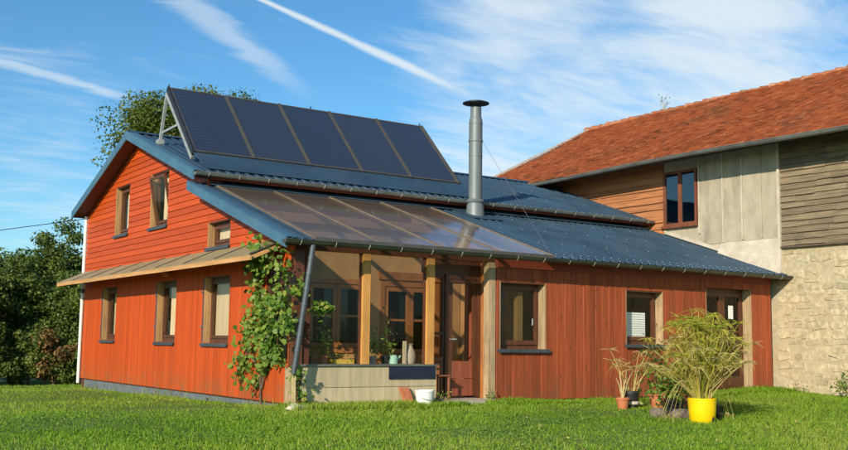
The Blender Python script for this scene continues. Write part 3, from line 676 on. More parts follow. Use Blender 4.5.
# ---------------------------------------------------------------- solar collectors
SX0, SX1 = .0, 6.28
SA = Vector((0, 4.42, 4.575)); SB = Vector((0, 5.97, 6.14)); sdv = (SB-SA).normalized(); sn = Vector((0, -sdv.z, sdv.y))
SOL = thing('solar_collectors', 'row of five dark blue solar collectors tilted up on a steel rack above the roof', 'solar panels', (3.1, 4.6, 4.4))
pw = (SX1-SX0)/5; H_ = (SB-SA).length
def pq(x0, x1, a, b_, o0, o1):
    P_ = [Vector((xx, 0, 0))+SA+sdv*aa+sn*oo for oo in (o0, o1) for xx, aa in ((x0, a), (x1, a), (x1, b_), (x0, b_))]
    return P_, [(0, 3, 2, 1), (4, 5, 6, 7), (0, 1, 5, 4), (1, 2, 6, 5), (2, 3, 7, 6), (3, 0, 4, 7)]
for k in range(5):
    a0, a1 = SX0+k*pw+.008, SX0+(k+1)*pw-.008
    pn = ob('collector', join(pq(a0, a0+.035, 0, H_, -.09, .006), pq(a1-.035, a1, 0, H_, -.09, .006), pq(a0+.035, a1-.035, 0, .04, -.09, .006), pq(a0+.035, a1-.035, H_-.04, H_, -.09, .006)), 'rail_bronze', SOL)
    ob('absorber', pq(a0+.035, a1-.035, .04, H_-.04, -.085, -.004), 'absorber', pn)
    if k: ob('cover_strip', pq(SX0+k*pw-.03, SX0+k*pw+.03, -.02, H_+.01, .0065, .018), 'rail_bronze', SOL)
ob('side_trim', pq(SX1-.004, SX1+.05, -.02, H_+.01, -.09, .016), 'rail_bronze', SOL); ob('side_trim', pq(SX0-.04, SX0+.004, -.02, H_+.01, -.09, .012), 'cap_black', SOL)
for xx in (-.02, 1.25, 2.5, 3.76, 5.0, 6.26):
    A_ = Vector((xx, 0, 0))+SA-sn*.14-sdv*.05; B_ = Vector((xx, 0, 0))+SB-sn*.14-sdv*.04
    ob('front_rail', beam(A_, B_, .05, .07, sn), 'galv', SOL)
    Cb = Vector((xx, 6.33, zu(6.33)+.03)); ob('back_leg', beam(B_-sdv*.05+Vector((0, .03, 0)), Cb, .055, .055, (0, 1, 0)), 'galv', SOL)
    ob('brace', beam(Cb+Vector((.03, -.03, .2)), A_.lerp(B_, .52)+Vector((.03, 0, 0)), .04, .045), 'galv', SOL)
    ob('foot', box(xx-.06, xx+.06, 6.24, 6.42, zu(6.24)-.0, zu(6.42)+.05), 'galv', SOL)
ob('apron', prism([(SX0-.02, 4.425, 4.555), (SX0-.02, 3.74, zu(3.74)+.048), (SX0-.02, 3.74, zu(3.74)+.036), (SX0-.02, 4.445, 4.535)], (SX1+.1, 0, 0)), 'steel_blue', SOL)
for xx in (.0, 3.3, 6.25): ob('pipe_stub', tube([(xx, 5.97, 6.12), (xx, 5.99, 6.2)], .015, 8), 'cap_black', SOL)

# ---------------------------------------------------------------- flue pipe
FX, FY = 5.87, 3.22
FL = thing('flue_pipe', 'tall grey steel stove flue with black rain cap rising through the blue roof', 'chimney', (FX, FY, zl(FY)))
ob('pipe', lathe([(.145, -.05), (.145, 1.28), (.150, 1.285), (.150, 1.315), (.145, 1.32), (.145, 1.985), (.150, 1.99), (.150, 2.02), (.145, 2.025), (.142, 2.08), (.125, 2.14), (.118, 2.17), (.118, 2.36), (.0, 2.36)], (FX, FY, zl(FY)), 28), 'flue_steel', FL, True)
ob('flashing_collar', lathe([(.215, -.10), (.18, .22), (.165, .27), (.19, .28), (.205, .31), (.15, .36)], (FX, FY, zl(FY)), 28), 'flue_steel', FL, True)
ob('base_plate', prism([(FX-.36, FY+.4, zl(FY+.4)+.045), (FX-.36, FY-.42, zl(FY-.42)+.045), (FX-.36, FY-.42, zl(FY-.42)+.033), (FX-.36, FY+.4, zl(FY+.4)+.033)], (.8, 0, 0)), 'steel_blue', FL)
ob('rain_cap', lathe([(.0, 2.44), (.20, 2.43), (.29, 2.445), (.29, 2.462), (.22, 2.487), (.1, 2.50), (.0, 2.505)], (FX, FY, zl(FY)), 30), 'cap_black', FL, True)
for k in range(4):
    q = k*math.pi/2+.4; ob('cap_stay', box(FX+.11*math.cos(q)-.012, FX+.11*math.cos(q)+.012, FY+.11*math.sin(q)-.004, FY+.11*math.sin(q)+.004, zl(FY)+2.34, zl(FY)+2.44), 'cap_black', FL)
ob('clamp', lathe([(.152, 1.60), (.156, 1.61), (.156, 1.645), (.152, 1.655)], (FX, FY, zl(FY)), 28), 'flue_steel', FL, True)
ob('guy_wire', tube([(FX+.15, FY-.05, zl(FY)+1.63), (7.6, 5.9, zu(5.9)+.03)], .003, 5), 'wire', FL)
ob('guy_wire', tube([(FX+.15, FY-.05, zl(FY)+1.63), (5.05, -.15, zl(-.15)+.03)], .0035, 5), 'wire', FL)

# ---------------------------------------------------------------- the old barn
XB = L+.13
BARN = thing('stone_barn', 'old stone barn with red tiled roof, weathered boards and grey rendered upper wall', 'barn', (XB+4.9, .5, 0))
BY0, BY1, EZ = -9.0, 10.9, 5.325
SWL = ob('stone_wall', join(*[box(XB+.03, XB+.5, r[0], r[1], r[2], r[3]) for r in minus([(BY0, BY1-.1, -.6, 3.09)], [])]), 'mortar_stone', BARN)
# rubble stones, laid in uneven courses
zc_ = .02; stones = []
while zc_ < 3.0:
    hh_ = random.uniform(.10, .19); y_ = -.05
    while y_ > BY0+.2:
        w_ = random.uniform(.14, .42)
        stones.append((y_-w_, y_, zc_+random.uniform(-.012, .012), min(zc_+hh_+random.uniform(-.02, .012), 3.06))); y_ -= w_+random.uniform(.01, .035)
    zc_ += hh_+random.uniform(.008, .025)
def stone_geo(a0, a1, b0, b1, d):
    w_, h_ = a1-a0, b1-b0; c_ = .22*min(w_, h_); j = lambda s: random.uniform(-s, s)*min(w_, h_)
    out = [(a0+c_, b0), (a1-c_, b0), (a1, b0+c_), (a1, b1-c_), (a1-c_, b1), (a0+c_, b1), (a0, b1-c_), (a0, b0+c_)]
    out = [(p[0]+j(.27), p[1]+j(.27)) for p in out]; cx_, cz_ = (a0+a1)/2, (b0+b1)/2
    V = [(XB+.04, *p) for p in out]+[(XB+.031-d, cx_+(p[0]-cx_)*.86, cz_+(p[1]-cz_)*.8) for p in out]
    return V, [tuple(range(15, 7, -1))]+[(i, (i+1) % 8, 8+(i+1) % 8, 8+i) for i in range(8)]
near = [s for s in stones if s[1] > -2.7]; random.shuffle(near); pick = near[:290]; rest = [s for s in stones if s[1] <= -2.7]+near[290:]
for s in pick: ob('stone', stone_geo(*s, random.uniform(-.003, .022)), 'stone', SWL)
o = ob('stones', join(*[stone_geo(*s, random.uniform(-.003, .022)) for s in rest]), 'stone', SWL); o['kind'] = 'stuff'
# weathered lap boards over the stone
WB = ob('board_wall', box(XB+.03, XB+.4, BY0, -.25, 3.092, 5.5), 'barn_dark', BARN)
z_ = 3.14
while z_ < 5.42:
    y_ = -.262
    while y_ > BY0:
        w_ = random.uniform(.3, .9) if y_ > -2.6 else 2.2; b0 = max(BY0, y_-w_); dd = random.uniform(-.008, .008); dz = random.uniform(-.012, .012)
        V = [(XB+.029, b0, z_+dz), (XB+.029, y_-.004, z_+dz), (XB+.029, y_-.004, z_+.17), (XB+.029, b0, z_+.17), (XB-.030+dd, b0, z_+dz), (XB-.030+dd, y_-.004, z_+dz), (XB+.012+dd, y_-.004, z_+.17), (XB+.012+dd, b0, z_+.17)]
        ob('plank', (V, box(0, 1, 0, 1, 0, 1)[1]), 'weathered', WB); y_ -= w_
    z_ += .135
ob('drip_board', box(XB-.06, XB+.028, BY0, -.255, 3.094, 3.128), 'barn_dark', WB)
ob('corner_batten', box(XB-.05, XB+.02, -.25, -.19, 2.55, 5.5), 'cement_pale', WB)
# rendered part
RWL = ob('rendered_wall', join(*[box(XB+.02, XB+.4, r[0], r[1], r[2], r[3]) for r in minus([(-.249, 3.12, 2.0, 5.5)], [(2.07, 3.12, 3.84, 5.18)])]), 'cement', BARN)
bt = [-.19, .26, .78, 1.32, 2.02]
for i in range(4):
    o = ob('render_panel', cham([(bt[i]+.022, 3.33), (bt[i+1]-.022, 3.33), (bt[i+1]-.022, 5.5), (bt[i]+.022, 5.5)], lambda a, b_, q: (XB+.02-q, a, b_), .012+.006*(i % 2), .006), 'cement', RWL)
for yb_, bz in ((1.32, 3.34), (.78, 3.36), (2.02, 3.6)): ob('batten', box(XB-.02, XB+.019, yb_-.018, yb_+.018, bz, 5.5), 'cement_pale', RWL)
ob('batten', box(XB-.006, XB+.019, .252, .272, 3.36, 5.5), 'cement', RWL)
# flared cement apron down to the lean-to roof
V = [(XB+.015, -.245, 3.34), (XB+.015, 1.42, 3.34), (XB-.10, 1.42, 3.10), (XB-.10, -.245, 2.53), (XB-.03, -.245, 2.9), (XB-.04, 1.42, 3.2), (XB+.3, -.245, 3.34), (XB+.3, 1.42, 3.34), (XB+.3, 1.42, 2.4), (XB+.3, -.245, 2.4)]
ob('cement_flare', (V, [(0, 1, 5, 4), (4, 5, 2, 3), (0, 4, 3, 9, 6), (1, 7, 8, 2, 5), (2, 8, 9, 3)]), 'cement_pale', RWL)
ob('flashing', prism([(XB-.03, 3.1, zl(3.1)+.05), (XB-.03, 1.43, zl(1.43)+.05), (XB-.03, 1.43, zl(1.43)+.13), (XB-.03, 3.1, zl(3.1)+.13)], (.045, 0, 0)), 'cement_pale', RWL)
# window in the barn
y0, y1, z0, z1 = 2.08, 3.12, 3.85, 5.17
bw = ob('window', join(box(XB-.03, XB+.06, y0, y0+.06, z0, z1), box(XB-.03, XB+.06, y1-.07, y1, z0, z1), box(XB-.03, XB+.06, y0+.06, y1-.07, z0, z0+.06), box(XB-.03, XB+.06, y0+.06, y1-.07, z1-.06, z1)), 'frame_barn', BARN)
ym = (y0+y1)/2
ob('sash', box(XB-.02, XB+.03, ym-.055, ym+.055, z0+.06, z1-.06), 'frame_barn', bw)
ob('pane', box(XB+.0, XB+.008, y0+.06, ym-.055, z0+.06, z1-.06), 'glass_barn', bw); ob('pane', box(XB+.0, XB+.008, ym+.055, y1-.07, z0+.06, z1-.06), 'glass_barn', bw)
ob('sill', box(XB-.09, XB+.03, y0-.03, y1+.03, z0-.06, z0-.002), 'frame_barn', bw)
# orange boards on the far side of the window
OB = ob('timber_wall', box(XB+.03, XB+.4, 3.121, BY1-.1, 3.092, 5.5), 'barn_dark', BARN)
z_ = 3.3
while z_ < 5.4:
    y_ = 3.125
    while y_ < BY1-.2:
        w_ = random.uniform(1.4, 3.2); b1 = min(BY1-.12, y_+w_); dd = random.uniform(-.01, .01)
        V = [(XB+.029, y_+.003, z_), (XB+.029, b1, z_), (XB+.029, b1, z_+.2), (XB+.029, y_+.003, z_+.2), (XB-.03+dd, y_+.003, z_), (XB-.03+dd, b1, z_), (XB+.008+dd, b1, z_+.2), (XB+.008+dd, y_+.003, z_+.2)]
        ob('plank', (V, box(0, 1, 0, 1, 0, 1)[1]), 'orange_plank', OB); y_ += w_
    z_ += .165
# remaining walls
XR = L+5.0; XF = 2*XR-XB; ZRB = 8.17; SB_ = (ZRB-EZ)/(XR-(XB-.82))
ob('far_gable', prism([(XB+.05, BY1-.3, -.5), (XF, BY1-.3, -.5), (XF, BY1-.3, 5.4), (XR, BY1-.3, ZRB-.15), (XB+.05, BY1-.3, 5.4)], (0, .19, 0)), 'mortar_stone', BARN)
ob('near_gable', prism([(XB+.05, BY0+.01, -.5), (XF, BY0+.01, -.5), (XF, BY0+.01, 5.4), (XR, BY0+.01, ZRB-.15), (XB+.05, BY0+.01, 5.4)], (0, .3, 0)), 'mortar_stone', BARN)
ob('rear_wall', box(XF-.3, XF, BY0+.32, BY1-.32, -.5, 5.4), 'mortar_stone', BARN)
# roof: deck, tiles, ridge, verge
zb = lambda x: EZ+SB_*(x-(XB-.82))
BR = ob('roof', join(prism([(XB-.78, BY0, zb(XB-.78)-.03), (XR, BY0, ZRB-.03), (XR, BY0, ZRB-.10), (XB-.78, BY0, zb(XB-.78)-.07)], (0, BY1-BY0-.02, 0)), prism([(2*XR-XB+.82, BY0, EZ-.03), (XR, BY0, ZRB-.03), (XR, BY0, ZRB-.12), (2*XR-XB+.82, BY0, EZ-.12)], (0, BY1-BY0-.02, 0))), 'barn_dark', BARN)
ob('rear_tiles', prism([(2*XR-XB+.82, BY0, EZ+.01), (XR, BY0, ZRB+.01), (XR, BY0, ZRB-.029), (2*XR-XB+.82, BY0, EZ-.029)], (0, BY1-BY0-.02, 0)), 'terracotta', BR)
tu = Vector((1, 0, SB_)).normalized(); tn = Vector((-SB_, 0, 1)).normalized(); SLEN = (XR-(XB-.82))/tu.x
expo, tw = .17, .165; nrow = int(SLEN/expo)+1; TV, TF, TT = [], [], []
for r_ in range(nrow):
    sag = lambda y: -.05*math.sin((y-BY0)/(BY1-BY0)*math.pi*2.3)-.02*math.sin(y*1.7+r_*.1)
    y_ = BY0+(.5*tw if r_ % 2 else 0)
    while y_ < BY1-.02:
        a = Vector((XB-.84, 0, EZ-SB_*.02))+tu*(r_*expo); w_ = min(tw-random.uniform(.012, .03), BY1-y_); lift = random.uniform(0, .02); sl = random.uniform(-.025, .02)
        k0 = len(TV); s0 = tn*(sag(y_)*(.3+.7*math.sin(math.pi*r_/nrow)))
        for (dy, du, dn) in ((0, sl, .030+lift), (w_, sl+random.uniform(-.006, .006), .030+lift), (w_, .24, .010), (0, .24, .010), (0, sl, .006+lift), (w_, sl, .006+lift)):
            TV.append(a+Vector((0, y_+dy, 0))+tu*du+tn*dn+s0)
        TF += [(k0, k0+1, k0+2, k0+3), (k0, k0+4, k0+5, k0+1)]
        TF += [(k0, k0+3, k0+4), (k0+1, k0+5, k0+2)]
        TT += [min(1, max(0, random.gauss(.55, .2)))]*6; y_ += tw
me = bpy.data.meshes.new('roof_tiles'); me.from_pydata([tuple(p) for p in TV], [], TF); at = me.attributes.new('tint', 'FLOAT', 'POINT'); at.data.foreach_set('value', TT)
me.materials.append(MATS['roof_tile']); me.update(); o = link('roof_tiles', me, BR); o['kind'] = 'stuff'
yy = BY0
while yy < BY1-.1:
    o = ob('ridge_tile', tube([(XR, yy, ZRB-.02+random.uniform(-.015, .015)), (XR, yy+.36, ZRB+.0+random.uniform(-.015, .015))], [.085, .11], 10), 'ridge_clay', BR, True); yy += .34
ob('verge_mortar', prism([(XB-.80, BY1-.02, EZ-.03), (XR, BY1-.02, ZRB+.0), (XR, BY1-.02, ZRB+.05), (XB-.80, BY1-.02, EZ+.045)], (0, .04, 0)), 'cement_pale', BR)
# eave gutter running along Y, slightly wavy
V, F = [], []; seg = 8; st = 24; GX = XB-.90
for i in range(st+1):
    yy = BY0+(BY1-BY0)*i/st; wz = .03*math.sin(yy*.55+.6)
    for k in range(seg+1):
        q = math.pi+math.pi*k/seg; V.append((GX+.075*math.cos(q), yy, EZ-.015+wz+.075*math.sin(q)))
for i in range(st):
    for k in range(seg): a = i*(seg+1)+k; F.append((a, a+1, a+seg+2, a+seg+1))
o = ob('eave_gutter', join((V, F), tube([(GX-.075, BY0+(BY1-BY0)*i/st, EZ-.015+.03*math.sin((BY0+(BY1-BY0)*i/st)*.55+.6)) for i in range(st+1)], .012, 6)), 'gutter_grey', BARN, True)
ob('eave_soffit', prism([(XB-.77, BY0, EZ-.08), (XB+.05, BY0, EZ+.22), (XB+.05, BY0, EZ+.25), (XB-.77, BY0, EZ-.05)], (0, BY1-BY0-.03, 0)), 'barn_dark', BARN)
for i in range(26):
    yy = BY0+.4+i*.76
    ob('rafter_end', beam((XB-.74, yy, EZ-.05), (XB+.05, yy, EZ-.05+SB_*.4), .08, .08), 'barn_dark', BARN)

# ---------------------------------------------------------------- things by the house
o = thing('white_bucket', 'white plastic bucket on the grass below the sunroom parapet', 'bucket', (2.22, -.32, -.055))
b0 = ob('body', lathe([(.0, .0), (.125, .0), (.155, .22), (.163, .225), (.163, .255), (.153, .255), (.147, .22), (.118, .02), (.0, .02)], (2.22, -.32, -.055), 24), 'bucket_white', o, True)
ob('handle', tube([(2.22+.16*math.cos(q), -.32-.05-.11*math.sin(q), .12-.07*math.sin(q)) for q in [math.pi*k/10 for k in range(11)]], .005, 6), 'galv', o, True)
o = ob('clay_slab', ([Vector(p) for p in [(1.92, -.30, -.10), (2.10, -.26, -.10), (2.08, -.07, .235), (1.90, -.07, .235), (1.92, -.24, -.10), (2.10, -.20, -.10), (2.08, -.021, .235), (1.90, -.021, .235)]], box(0, 1, 0, 1, 0, 1)[1]), 'terracotta')
tag(o, 'flat terracotta slab leaning against the sunroom parapet beside the white bucket', 'slab')
def rock(name, c, s, mat, parent=None, seed=0):
    bm = bmesh.new(); bmesh.ops.create_icosphere(bm, subdivisions=2, radius=1); rr = random.Random(seed)
    for v in bm.verts: v.co *= 1+rr.uniform(-.16, .16); v.co = Vector((v.co.x*s[0], v.co.y*s[1], v.co.z*s[2]))+Vector(c)
    me = bpy.data.meshes.new(name); bm.to_mesh(me); bm.free(); me.materials.append(MATS[mat]); return link(name, me, parent)
tag(rock('pale_stone', (-.17, -.45, -.04), (.16, .10, .08), 'pale_stone', None, 3), 'pale rough stone on the grass at the foot of the downpipe', 'stone')
o = ob('wooden_stake', prism([(-.16, -.30, -.1), (-.10, -.30, -.1), (-.095, -.27, .44), (-.15, -.27, .44)], (0, .025, 0)), 'dry_stem'); tag(o, 'short pale wooden stake holding up the end of the grey downpipe', 'stake')

# sunroom contents on the shelf behind the glass
def pot(name, c, r, h, mat, parent): return ob(name, lathe([(0, 0), (r*.72, 0), (r*.95, h*.82), (r*1.08, h*.83), (r*1.08, h), (r*.92, h), (r*.85, h*.85), (0, h*.85)], c, 16), mat, parent, True)
def tuft(name, c, n, rad, h, size, mat, parent, shape='rhomb', aspect=.5):
    p = rng.normal(size=(n, 3))*[rad*.5, rad*.5, h*.28]+[c[0], c[1], c[2]+h*.5]; return leafmesh(name, p, rng.normal(size=(n, 3))+[0, 0, .5], rng.uniform(.6, 1.2, n)*size, mat, parent, shape, None, aspect)
for k, (x_, lab, pm, hh_, n_) in enumerate([(.42, 'dark leafy pot plant at the left end of the sunroom shelf', 'black_plastic', .32, 60), (.72, 'tall leafy pot plant in an orange pot behind the sunroom glass', 'terracotta', .42, 70), (1.62, 'green pot plant behind the glass right of the first wooden post', 'ceramic_grey', .36, 80), (1.88, 'upright narrow leaved pot plant in the middle sunroom pane', 'black_plastic', .45, 60)]):
    o = thing('pot_plant', lab, 'plant', (x_, .36, .602), 'pot plants on the sunroom shelf'); pot('pot', (x_, .36, .602), .075, .13, pm, o); tuft('foliage', (x_, .36, .72), n_*2, .13, hh_*1.1, .08, 'leaf_vine', o, aspect=.4)
o = thing('seed_tray', 'yellow and orange seed tray on the sunroom shelf', 'tray', (1.03, .34, .602))
ob('tray', join(box(.84, 1.2, .22, .46, .602, .612), box(.84, 1.2, .22, .232, .612, .68), box(.84, 1.2, .448, .46, .612, .68), box(.84, .852, .232, .448, .612, .68), box(1.188, 1.2, .232, .448, .612, .68)), 'tray_yellow', o)
tuft('seedlings', (1.02, .34, .66), 60, .16, .12, .05, 'leaf_vine', o)
o = ob('clay_urn', lathe([(0, 0), (.085, 0), (.11, .10), (.10, .2), (.06, .27), (.05, .31), (.075, .335), (.06, .34), (.0, .30)], (2.36, .36, .602), 20), 'ceramic_grey', None, True); tag(o, 'beige clay urn on the sunroom shelf beside the second wooden post', 'urn')
o = ob('watering_can', join(lathe([(0, 0), (.075, 0), (.075, .12), (.05, .15), (.0, .15)], (2.02, .33, .602), 16), tube([(2.08, .33, .64), (2.16, .33, .74)], .014, 8), tube([(1.955, .33, .73), (1.91, .33, .72), (1.91, .33, .66), (1.95, .33, .64)], .009, 6)), 'mint', None, True); tag(o, 'small mint green watering can on the sunroom shelf', 'watering can')
o = ob('pale_board', box(2.17, 2.235, .26, .285, .602, .985), 'panel_taupe'); tag(o, 'narrow pale upright board standing on the sunroom shelf left of the urn', 'board')
o = thing('wooden_chair', 'dark wooden slatted chair in the entrance recess left of the door', 'chair', (2.86, .2, .015))
for xx in (2.76, 2.98):
    ob('leg', box(xx-.015, xx+.015, .06, .09, .016, .40), 'chair_wood', o); ob('leg', box(xx-.015, xx+.015, .29, .32, .016, .72), 'chair_wood', o)
ob('seat', box(2.73, 3.01, .05, .33, .401, .425), 'chair_wood', o)
for zz in (.50, .58, .66): ob('slat', box(2.776, 2.964, .298, .312, zz, zz+.04), 'chair_wood', o)

# ---------------------------------------------------------------- climbing vine on the corner
VN = thing('climbing_vine', 'leafy green climbing vine trained up the orange gable corner', 'vine', (-.1, .95, -.1))
stems = [[(-.06, 1.0, -.1), (-.07, 1.02, .5), (-.09, .95, 1.1), (-.08, 1.05, 1.8), (-.2, 1.05, 2.25), (-.45, .5, 2.3), (-.3, -.1, 2.15)],
         [(-.06, .98, .2), (-.1, .7, .8), (-.12, .4, 1.2), (-.15, .05, 1.5), (-.1, -.2, 1.3), (.2, -.22, 1.45), (.4, -.25, 1.5)],
         [(-.07, 1.02, .5), (-.12, 1.4, .75), (-.12, 1.75, .6), (-.14, 1.8, .35)]]
for s in stems: ob('stem', tube(s, [.018-.0022*i for i in range(len(s))], 6), 'bark', VN, True)
cl = [(-.25, 1.08, 2.3, .26, 55), (-.3, .75, 2.28, .22, 40), (-.4, .4, 2.22, .26, 50), (-.3, -.1, 2.08, .22, 40), (-.15, 1.16, 1.9, .17, 40), (-.15, 1.0, 1.62, .17, 38), (-.15, .85, 1.5, .2, 45), (-.18, .5, 1.45, .22, 55), (-.2, .1, 1.58, .2, 45), (-.15, 1.28, 1.3, .17, 38), (-.15, 1.0, 1.1, .2, 55), (-.16, .45, 1.1, .24, 60), (-.2, -.12, 1.22, .2, 45), (-.13, 1.6, .95, .14, 20), (-.13, 1.62, .58, .18, 34), (-.13, 1.35, .82, .14, 22), (-.13, 1.15, .28, .14, 22), (-.14, .85, .62, .22, 45), (-.13, 1.78, .38, .1, 8), (-.15, .6, .85, .22, 50), (.26, -.24, 1.46, .12, 26), (.38, -.25, 1.48, .10, 18), (-.04, -.2, 1.75, .16, 28), (.0, -.2, .45, .14, 16), (.03, -.2, .15, .12, 12), (-.14, .3, .7, .16, 22), (-.12, 1.5, 1.15, .12, 12)]
ps = []; ns = []
for (a, b_, c_, r_, n_) in cl:
    n_ = int(n_*2.1); q = rng.normal(size=(n_, 3))*[.075, r_*.5, r_*.56]+[a, b_, c_]
    q[:, 0] = np.where((q[:, 1] > .0) & (q[:, 2] < 2.2), np.minimum(q[:, 0], -.05), q[:, 0]); ps.append(q); ns.append(rng.normal(size=(n_, 3))*.7+[-.8, -.5, .5])
ps = np.vstack(ps); ns = np.vstack(ns)
o = leafmesh('foliage', ps, ns, rng.uniform(.045, .10, len(ps)), 'leaf_vine', VN, 'lobed', np.clip(rng.normal(.42, .26, len(ps)), 0, 1)); o['kind'] = 'stuff'

# ---------------------------------------------------------------- pots and plants on the lawn
gzf = lambda x, y: float(gz(x, y))
px_, py_ = 5.05, -3.62; g0 = gzf(px_, py_)-.01
SG = thing('yellow_pot_sedge', 'big umbrella sedge with yellow green stems in a bright yellow pot', 'potted plant', (px_, py_, g0))
PT = ob('pot', lathe([(0, 0), (.175, 0), (.19, .02), (.205, .2), (.212, .34), (.214, .375), (.20, .375), (.195, .34), (0, .32)], (px_, py_, g0), 32), 'yellow_glaze', SG, True)
ob('soil', lathe([(.0, .335), (.193, .33)], (px_, py_, g0), 20), 'soil', SG)
ob('chip', ([(px_-.045, py_-.214, g0+.02), (px_+.02, py_-.216, g0+.0), (px_+.02, py_-.219, g0+.05), (px_-.0, py_-.222, g0+.12), (px_-.028, py_-.22, g0+.09), (px_-.045, py_-.2, g0+.02), (px_+.02, py_-.2, g0+.0)], [(0, 1, 2, 3, 4), (0, 5, 6, 1)]), 'black_plastic', SG)
TVs = []; TFs = []; LP, LN, LS, LT = [], [], [], []
def ribbon(V, F, T, pts, w0, w1, tint):
    k = len(V); n_ = len(pts); sdir = (pts[-1]-pts[0]).cross(Vector((random.uniform(-1, 1), random.uniform(-1, 1), random.uniform(-1, 1)))).normalized()
    for i, p in enumerate(pts):
        w_ = w0+(w1-w0)*i/(n_-1); V += [p+sdir*w_/2, p-sdir*w_/2]; T += [tint, tint]
    for i in range(n_-1): F.append((k+2*i, k+2*i+1, k+2*i+3, k+2*i+2))
def ribbons_obj(name, V, F, T, mat, parent):
    me = bpy.data.meshes.new(name); me.from_pydata([tuple(p) for p in V], [], F); at = me.attributes.new('tint', 'FLOAT', 'POINT'); at.data.foreach_set('value', T)
    me.materials.append(MATS[mat]); me.update(); o = link(name, me, parent); o['kind'] = 'stuff'; return o
def sedge(cx_, cy_, z0, n, hmin, hmax, lean, parent, mat_s, mat_l, tip=.24, nl=15):
    SV, SF, ST, UV_, UF, UT_ = [], [], [], [], [], []
    for i in range(n):
        q = random.uniform(0, 2*math.pi); rr = random.uniform(0, .13); h = random.uniform(hmin, hmax); ln = random.uniform(.03, lean)*(1 if random.random() < .8 else 1.5); dry = random.random()**.8
        a = Vector((cx_+rr*math.cos(q), cy_+rr*math.sin(q), z0)); d_ = Vector((math.cos(q), math.sin(q), 0))
        pts = [a+d_*(ln*(t_**1.35))+Vector((0, 0, h*t_*(1-.18*ln*t_))) for t_ in [k/6 for k in range(7)]]
        tint = .2+.6*dry
        ribbon(SV, SF, ST, pts, .017, .010, tint); ribbon(SV, SF, ST, pts, .017, .010, tint)
        for k in range(nl):
            qq = random.uniform(0, 2*math.pi); l_ = random.uniform(.5, 1.1)*tip; dd = Vector((math.cos(qq), math.sin(qq), 0)); u_ = random.uniform(-.1, .6)
            drop = random.uniform(.4, 1.2) if dry > .6 else random.uniform(.0, .4)
            lp = [pts[-1]+dd*(l_*t_)+Vector((0, 0, l_*(u_*t_-drop*t_*t_))) for t_ in (0, .35, .7, 1)]
            ribbon(UV_, UF, UT_, lp, .012, .003, min(1, max(0, random.gauss(.3+.5*dry, .15))))
    ribbons_obj('stems', SV, SF, ST, mat_s, parent); ribbons_obj('leaves', UV_, UF, UT_, mat_l, parent)
sedge(px_, py_, g0+.32, 120, .45, 1.32, .52, SG, 'leaf_sedge', 'leaf_sedge', .18, 24)
sedge(px_, py_, g0+.32, 14, 1.2, 1.42, .2, SG, 'leaf_sedge', 'leaf_sedge', .2, 12)
sedge(px_-.02, py_, g0+.30, 75, .5, 1.15, .75, SG, 'leaf_dry', 'leaf_dry', .17, 24)
SV, SF, ST = [], [], []      # drooping dead stalks
for k in range(16):
    q = random.uniform(-.6, math.pi+.6) if k < 14 else random.uniform(0, 6.28); d_ = Vector((math.cos(q)*1.0, math.sin(q)*.5, 0)); l_ = random.uniform(.45, .95)
    a = Vector((px_, py_, g0+.34)); pts = [a+d_*(l_*t_)+Vector((0, 0, .42*math.sin(t_*2.6)-.42*t_*t_)) for t_ in [i/6 for i in range(7)]]
    ribbon(SV, SF, ST, pts, .011, .006, random.random())
    for j in range(10):
        e = pts[-1]; ribbon(SV, SF, ST, [e, e+Vector((random.uniform(-.07, .07), random.uniform(-.07, .07), -random.uniform(.02, .14)))], .008, .002, random.random())
ribbons_obj('dead_stalks', SV, SF, ST, 'leaf_dry', SG)

px_, py_ = 5.45, -1.55; g0 = gzf(px_, py_)
o = thing('terracotta_pot', 'small terracotta pot with a few dry cut stems standing alone on the lawn', 'potted plant', (px_, py_, g0))
pot('pot', (px_, py_, g0-.01), .115, .2, 'terracotta', o)
for e in ((-.13, .02, .52), (-.02, .05, .62), (.05, -.02, .5), (.34, .1, .62)): ob('stem', tube([(px_, py_, g0+.14), (px_+e[0]*.5, py_+e[1]*.5, g0+.14+e[2]*.5), (px_+e[0], py_+e[1], g0+e[2])], [.014, .011, .006], 6), 'dry_stem', o, True)

px_, py_ = 5.75, -1.45; g0 = gzf(px_, py_)
o = thing('black_pot_papyrus', 'dried straw coloured sedge in a black pot with pale band near the wall', 'potted plant', (px_, py_, g0))
pot('pot', (px_, py_, g0-.01), .15, .30, 'black_plastic', o); ob('pot_band', lathe([(.128, .06), (.137, .065), (.143, .11), (.136, .115)], (px_, py_, g0), 20), 'pale_stone', o, True)
sedge(px_, py_, g0+.25, 16, .35, .85, .4, o, 'leaf_dry', 'leaf_dry', .2, 12)
for (x_, y_, lab, n_, rad, hh_, mt, pm) in [(5.62, -2.55, 'low leafy green bush in a pot left of the yellow pot', 560, .40, .5, 'leaf_vine', 'black_plastic'), (6.25, -1.6, 'reddish leaved bushy plant in a terracotta pot behind the low green bush', 380, .36, .85, 'leaf_green', 'terracotta'), (6.75, -1.9, 'dark leafy plant in a brown pot directly behind the yellow pot', 300, .34, .8, 'leaf_green', 'terracotta')]:
    g0 = gzf(x_, y_); o = thing('bushy_pot_plant', lab, 'potted plant', (x_, y_, g0)); pot('pot', (x_, y_, g0-.01), .16, .26, pm, o)
    f_ = tuft('foliage', (x_, y_, g0+.22), n_, rad, hh_, .085, mt, o, aspect=.6); f_['kind'] = 'stuff'
    for k in range(5): ob('stem', tube([(x_, y_, g0+.2), (x_+random.uniform(-.15, .15), y_+random.uniform(-.15, .15), g0+.22+hh_*.6)], [.01, .005], 5), 'bark', o)
tag(rock('lawn_rock', (5.05, -2.75, gzf(5.05, -2.75)+.05), (.17, .14, .10), 'rock', None, 5), 'brown rough rock on the lawn at the left end of the plant group', 'rock')
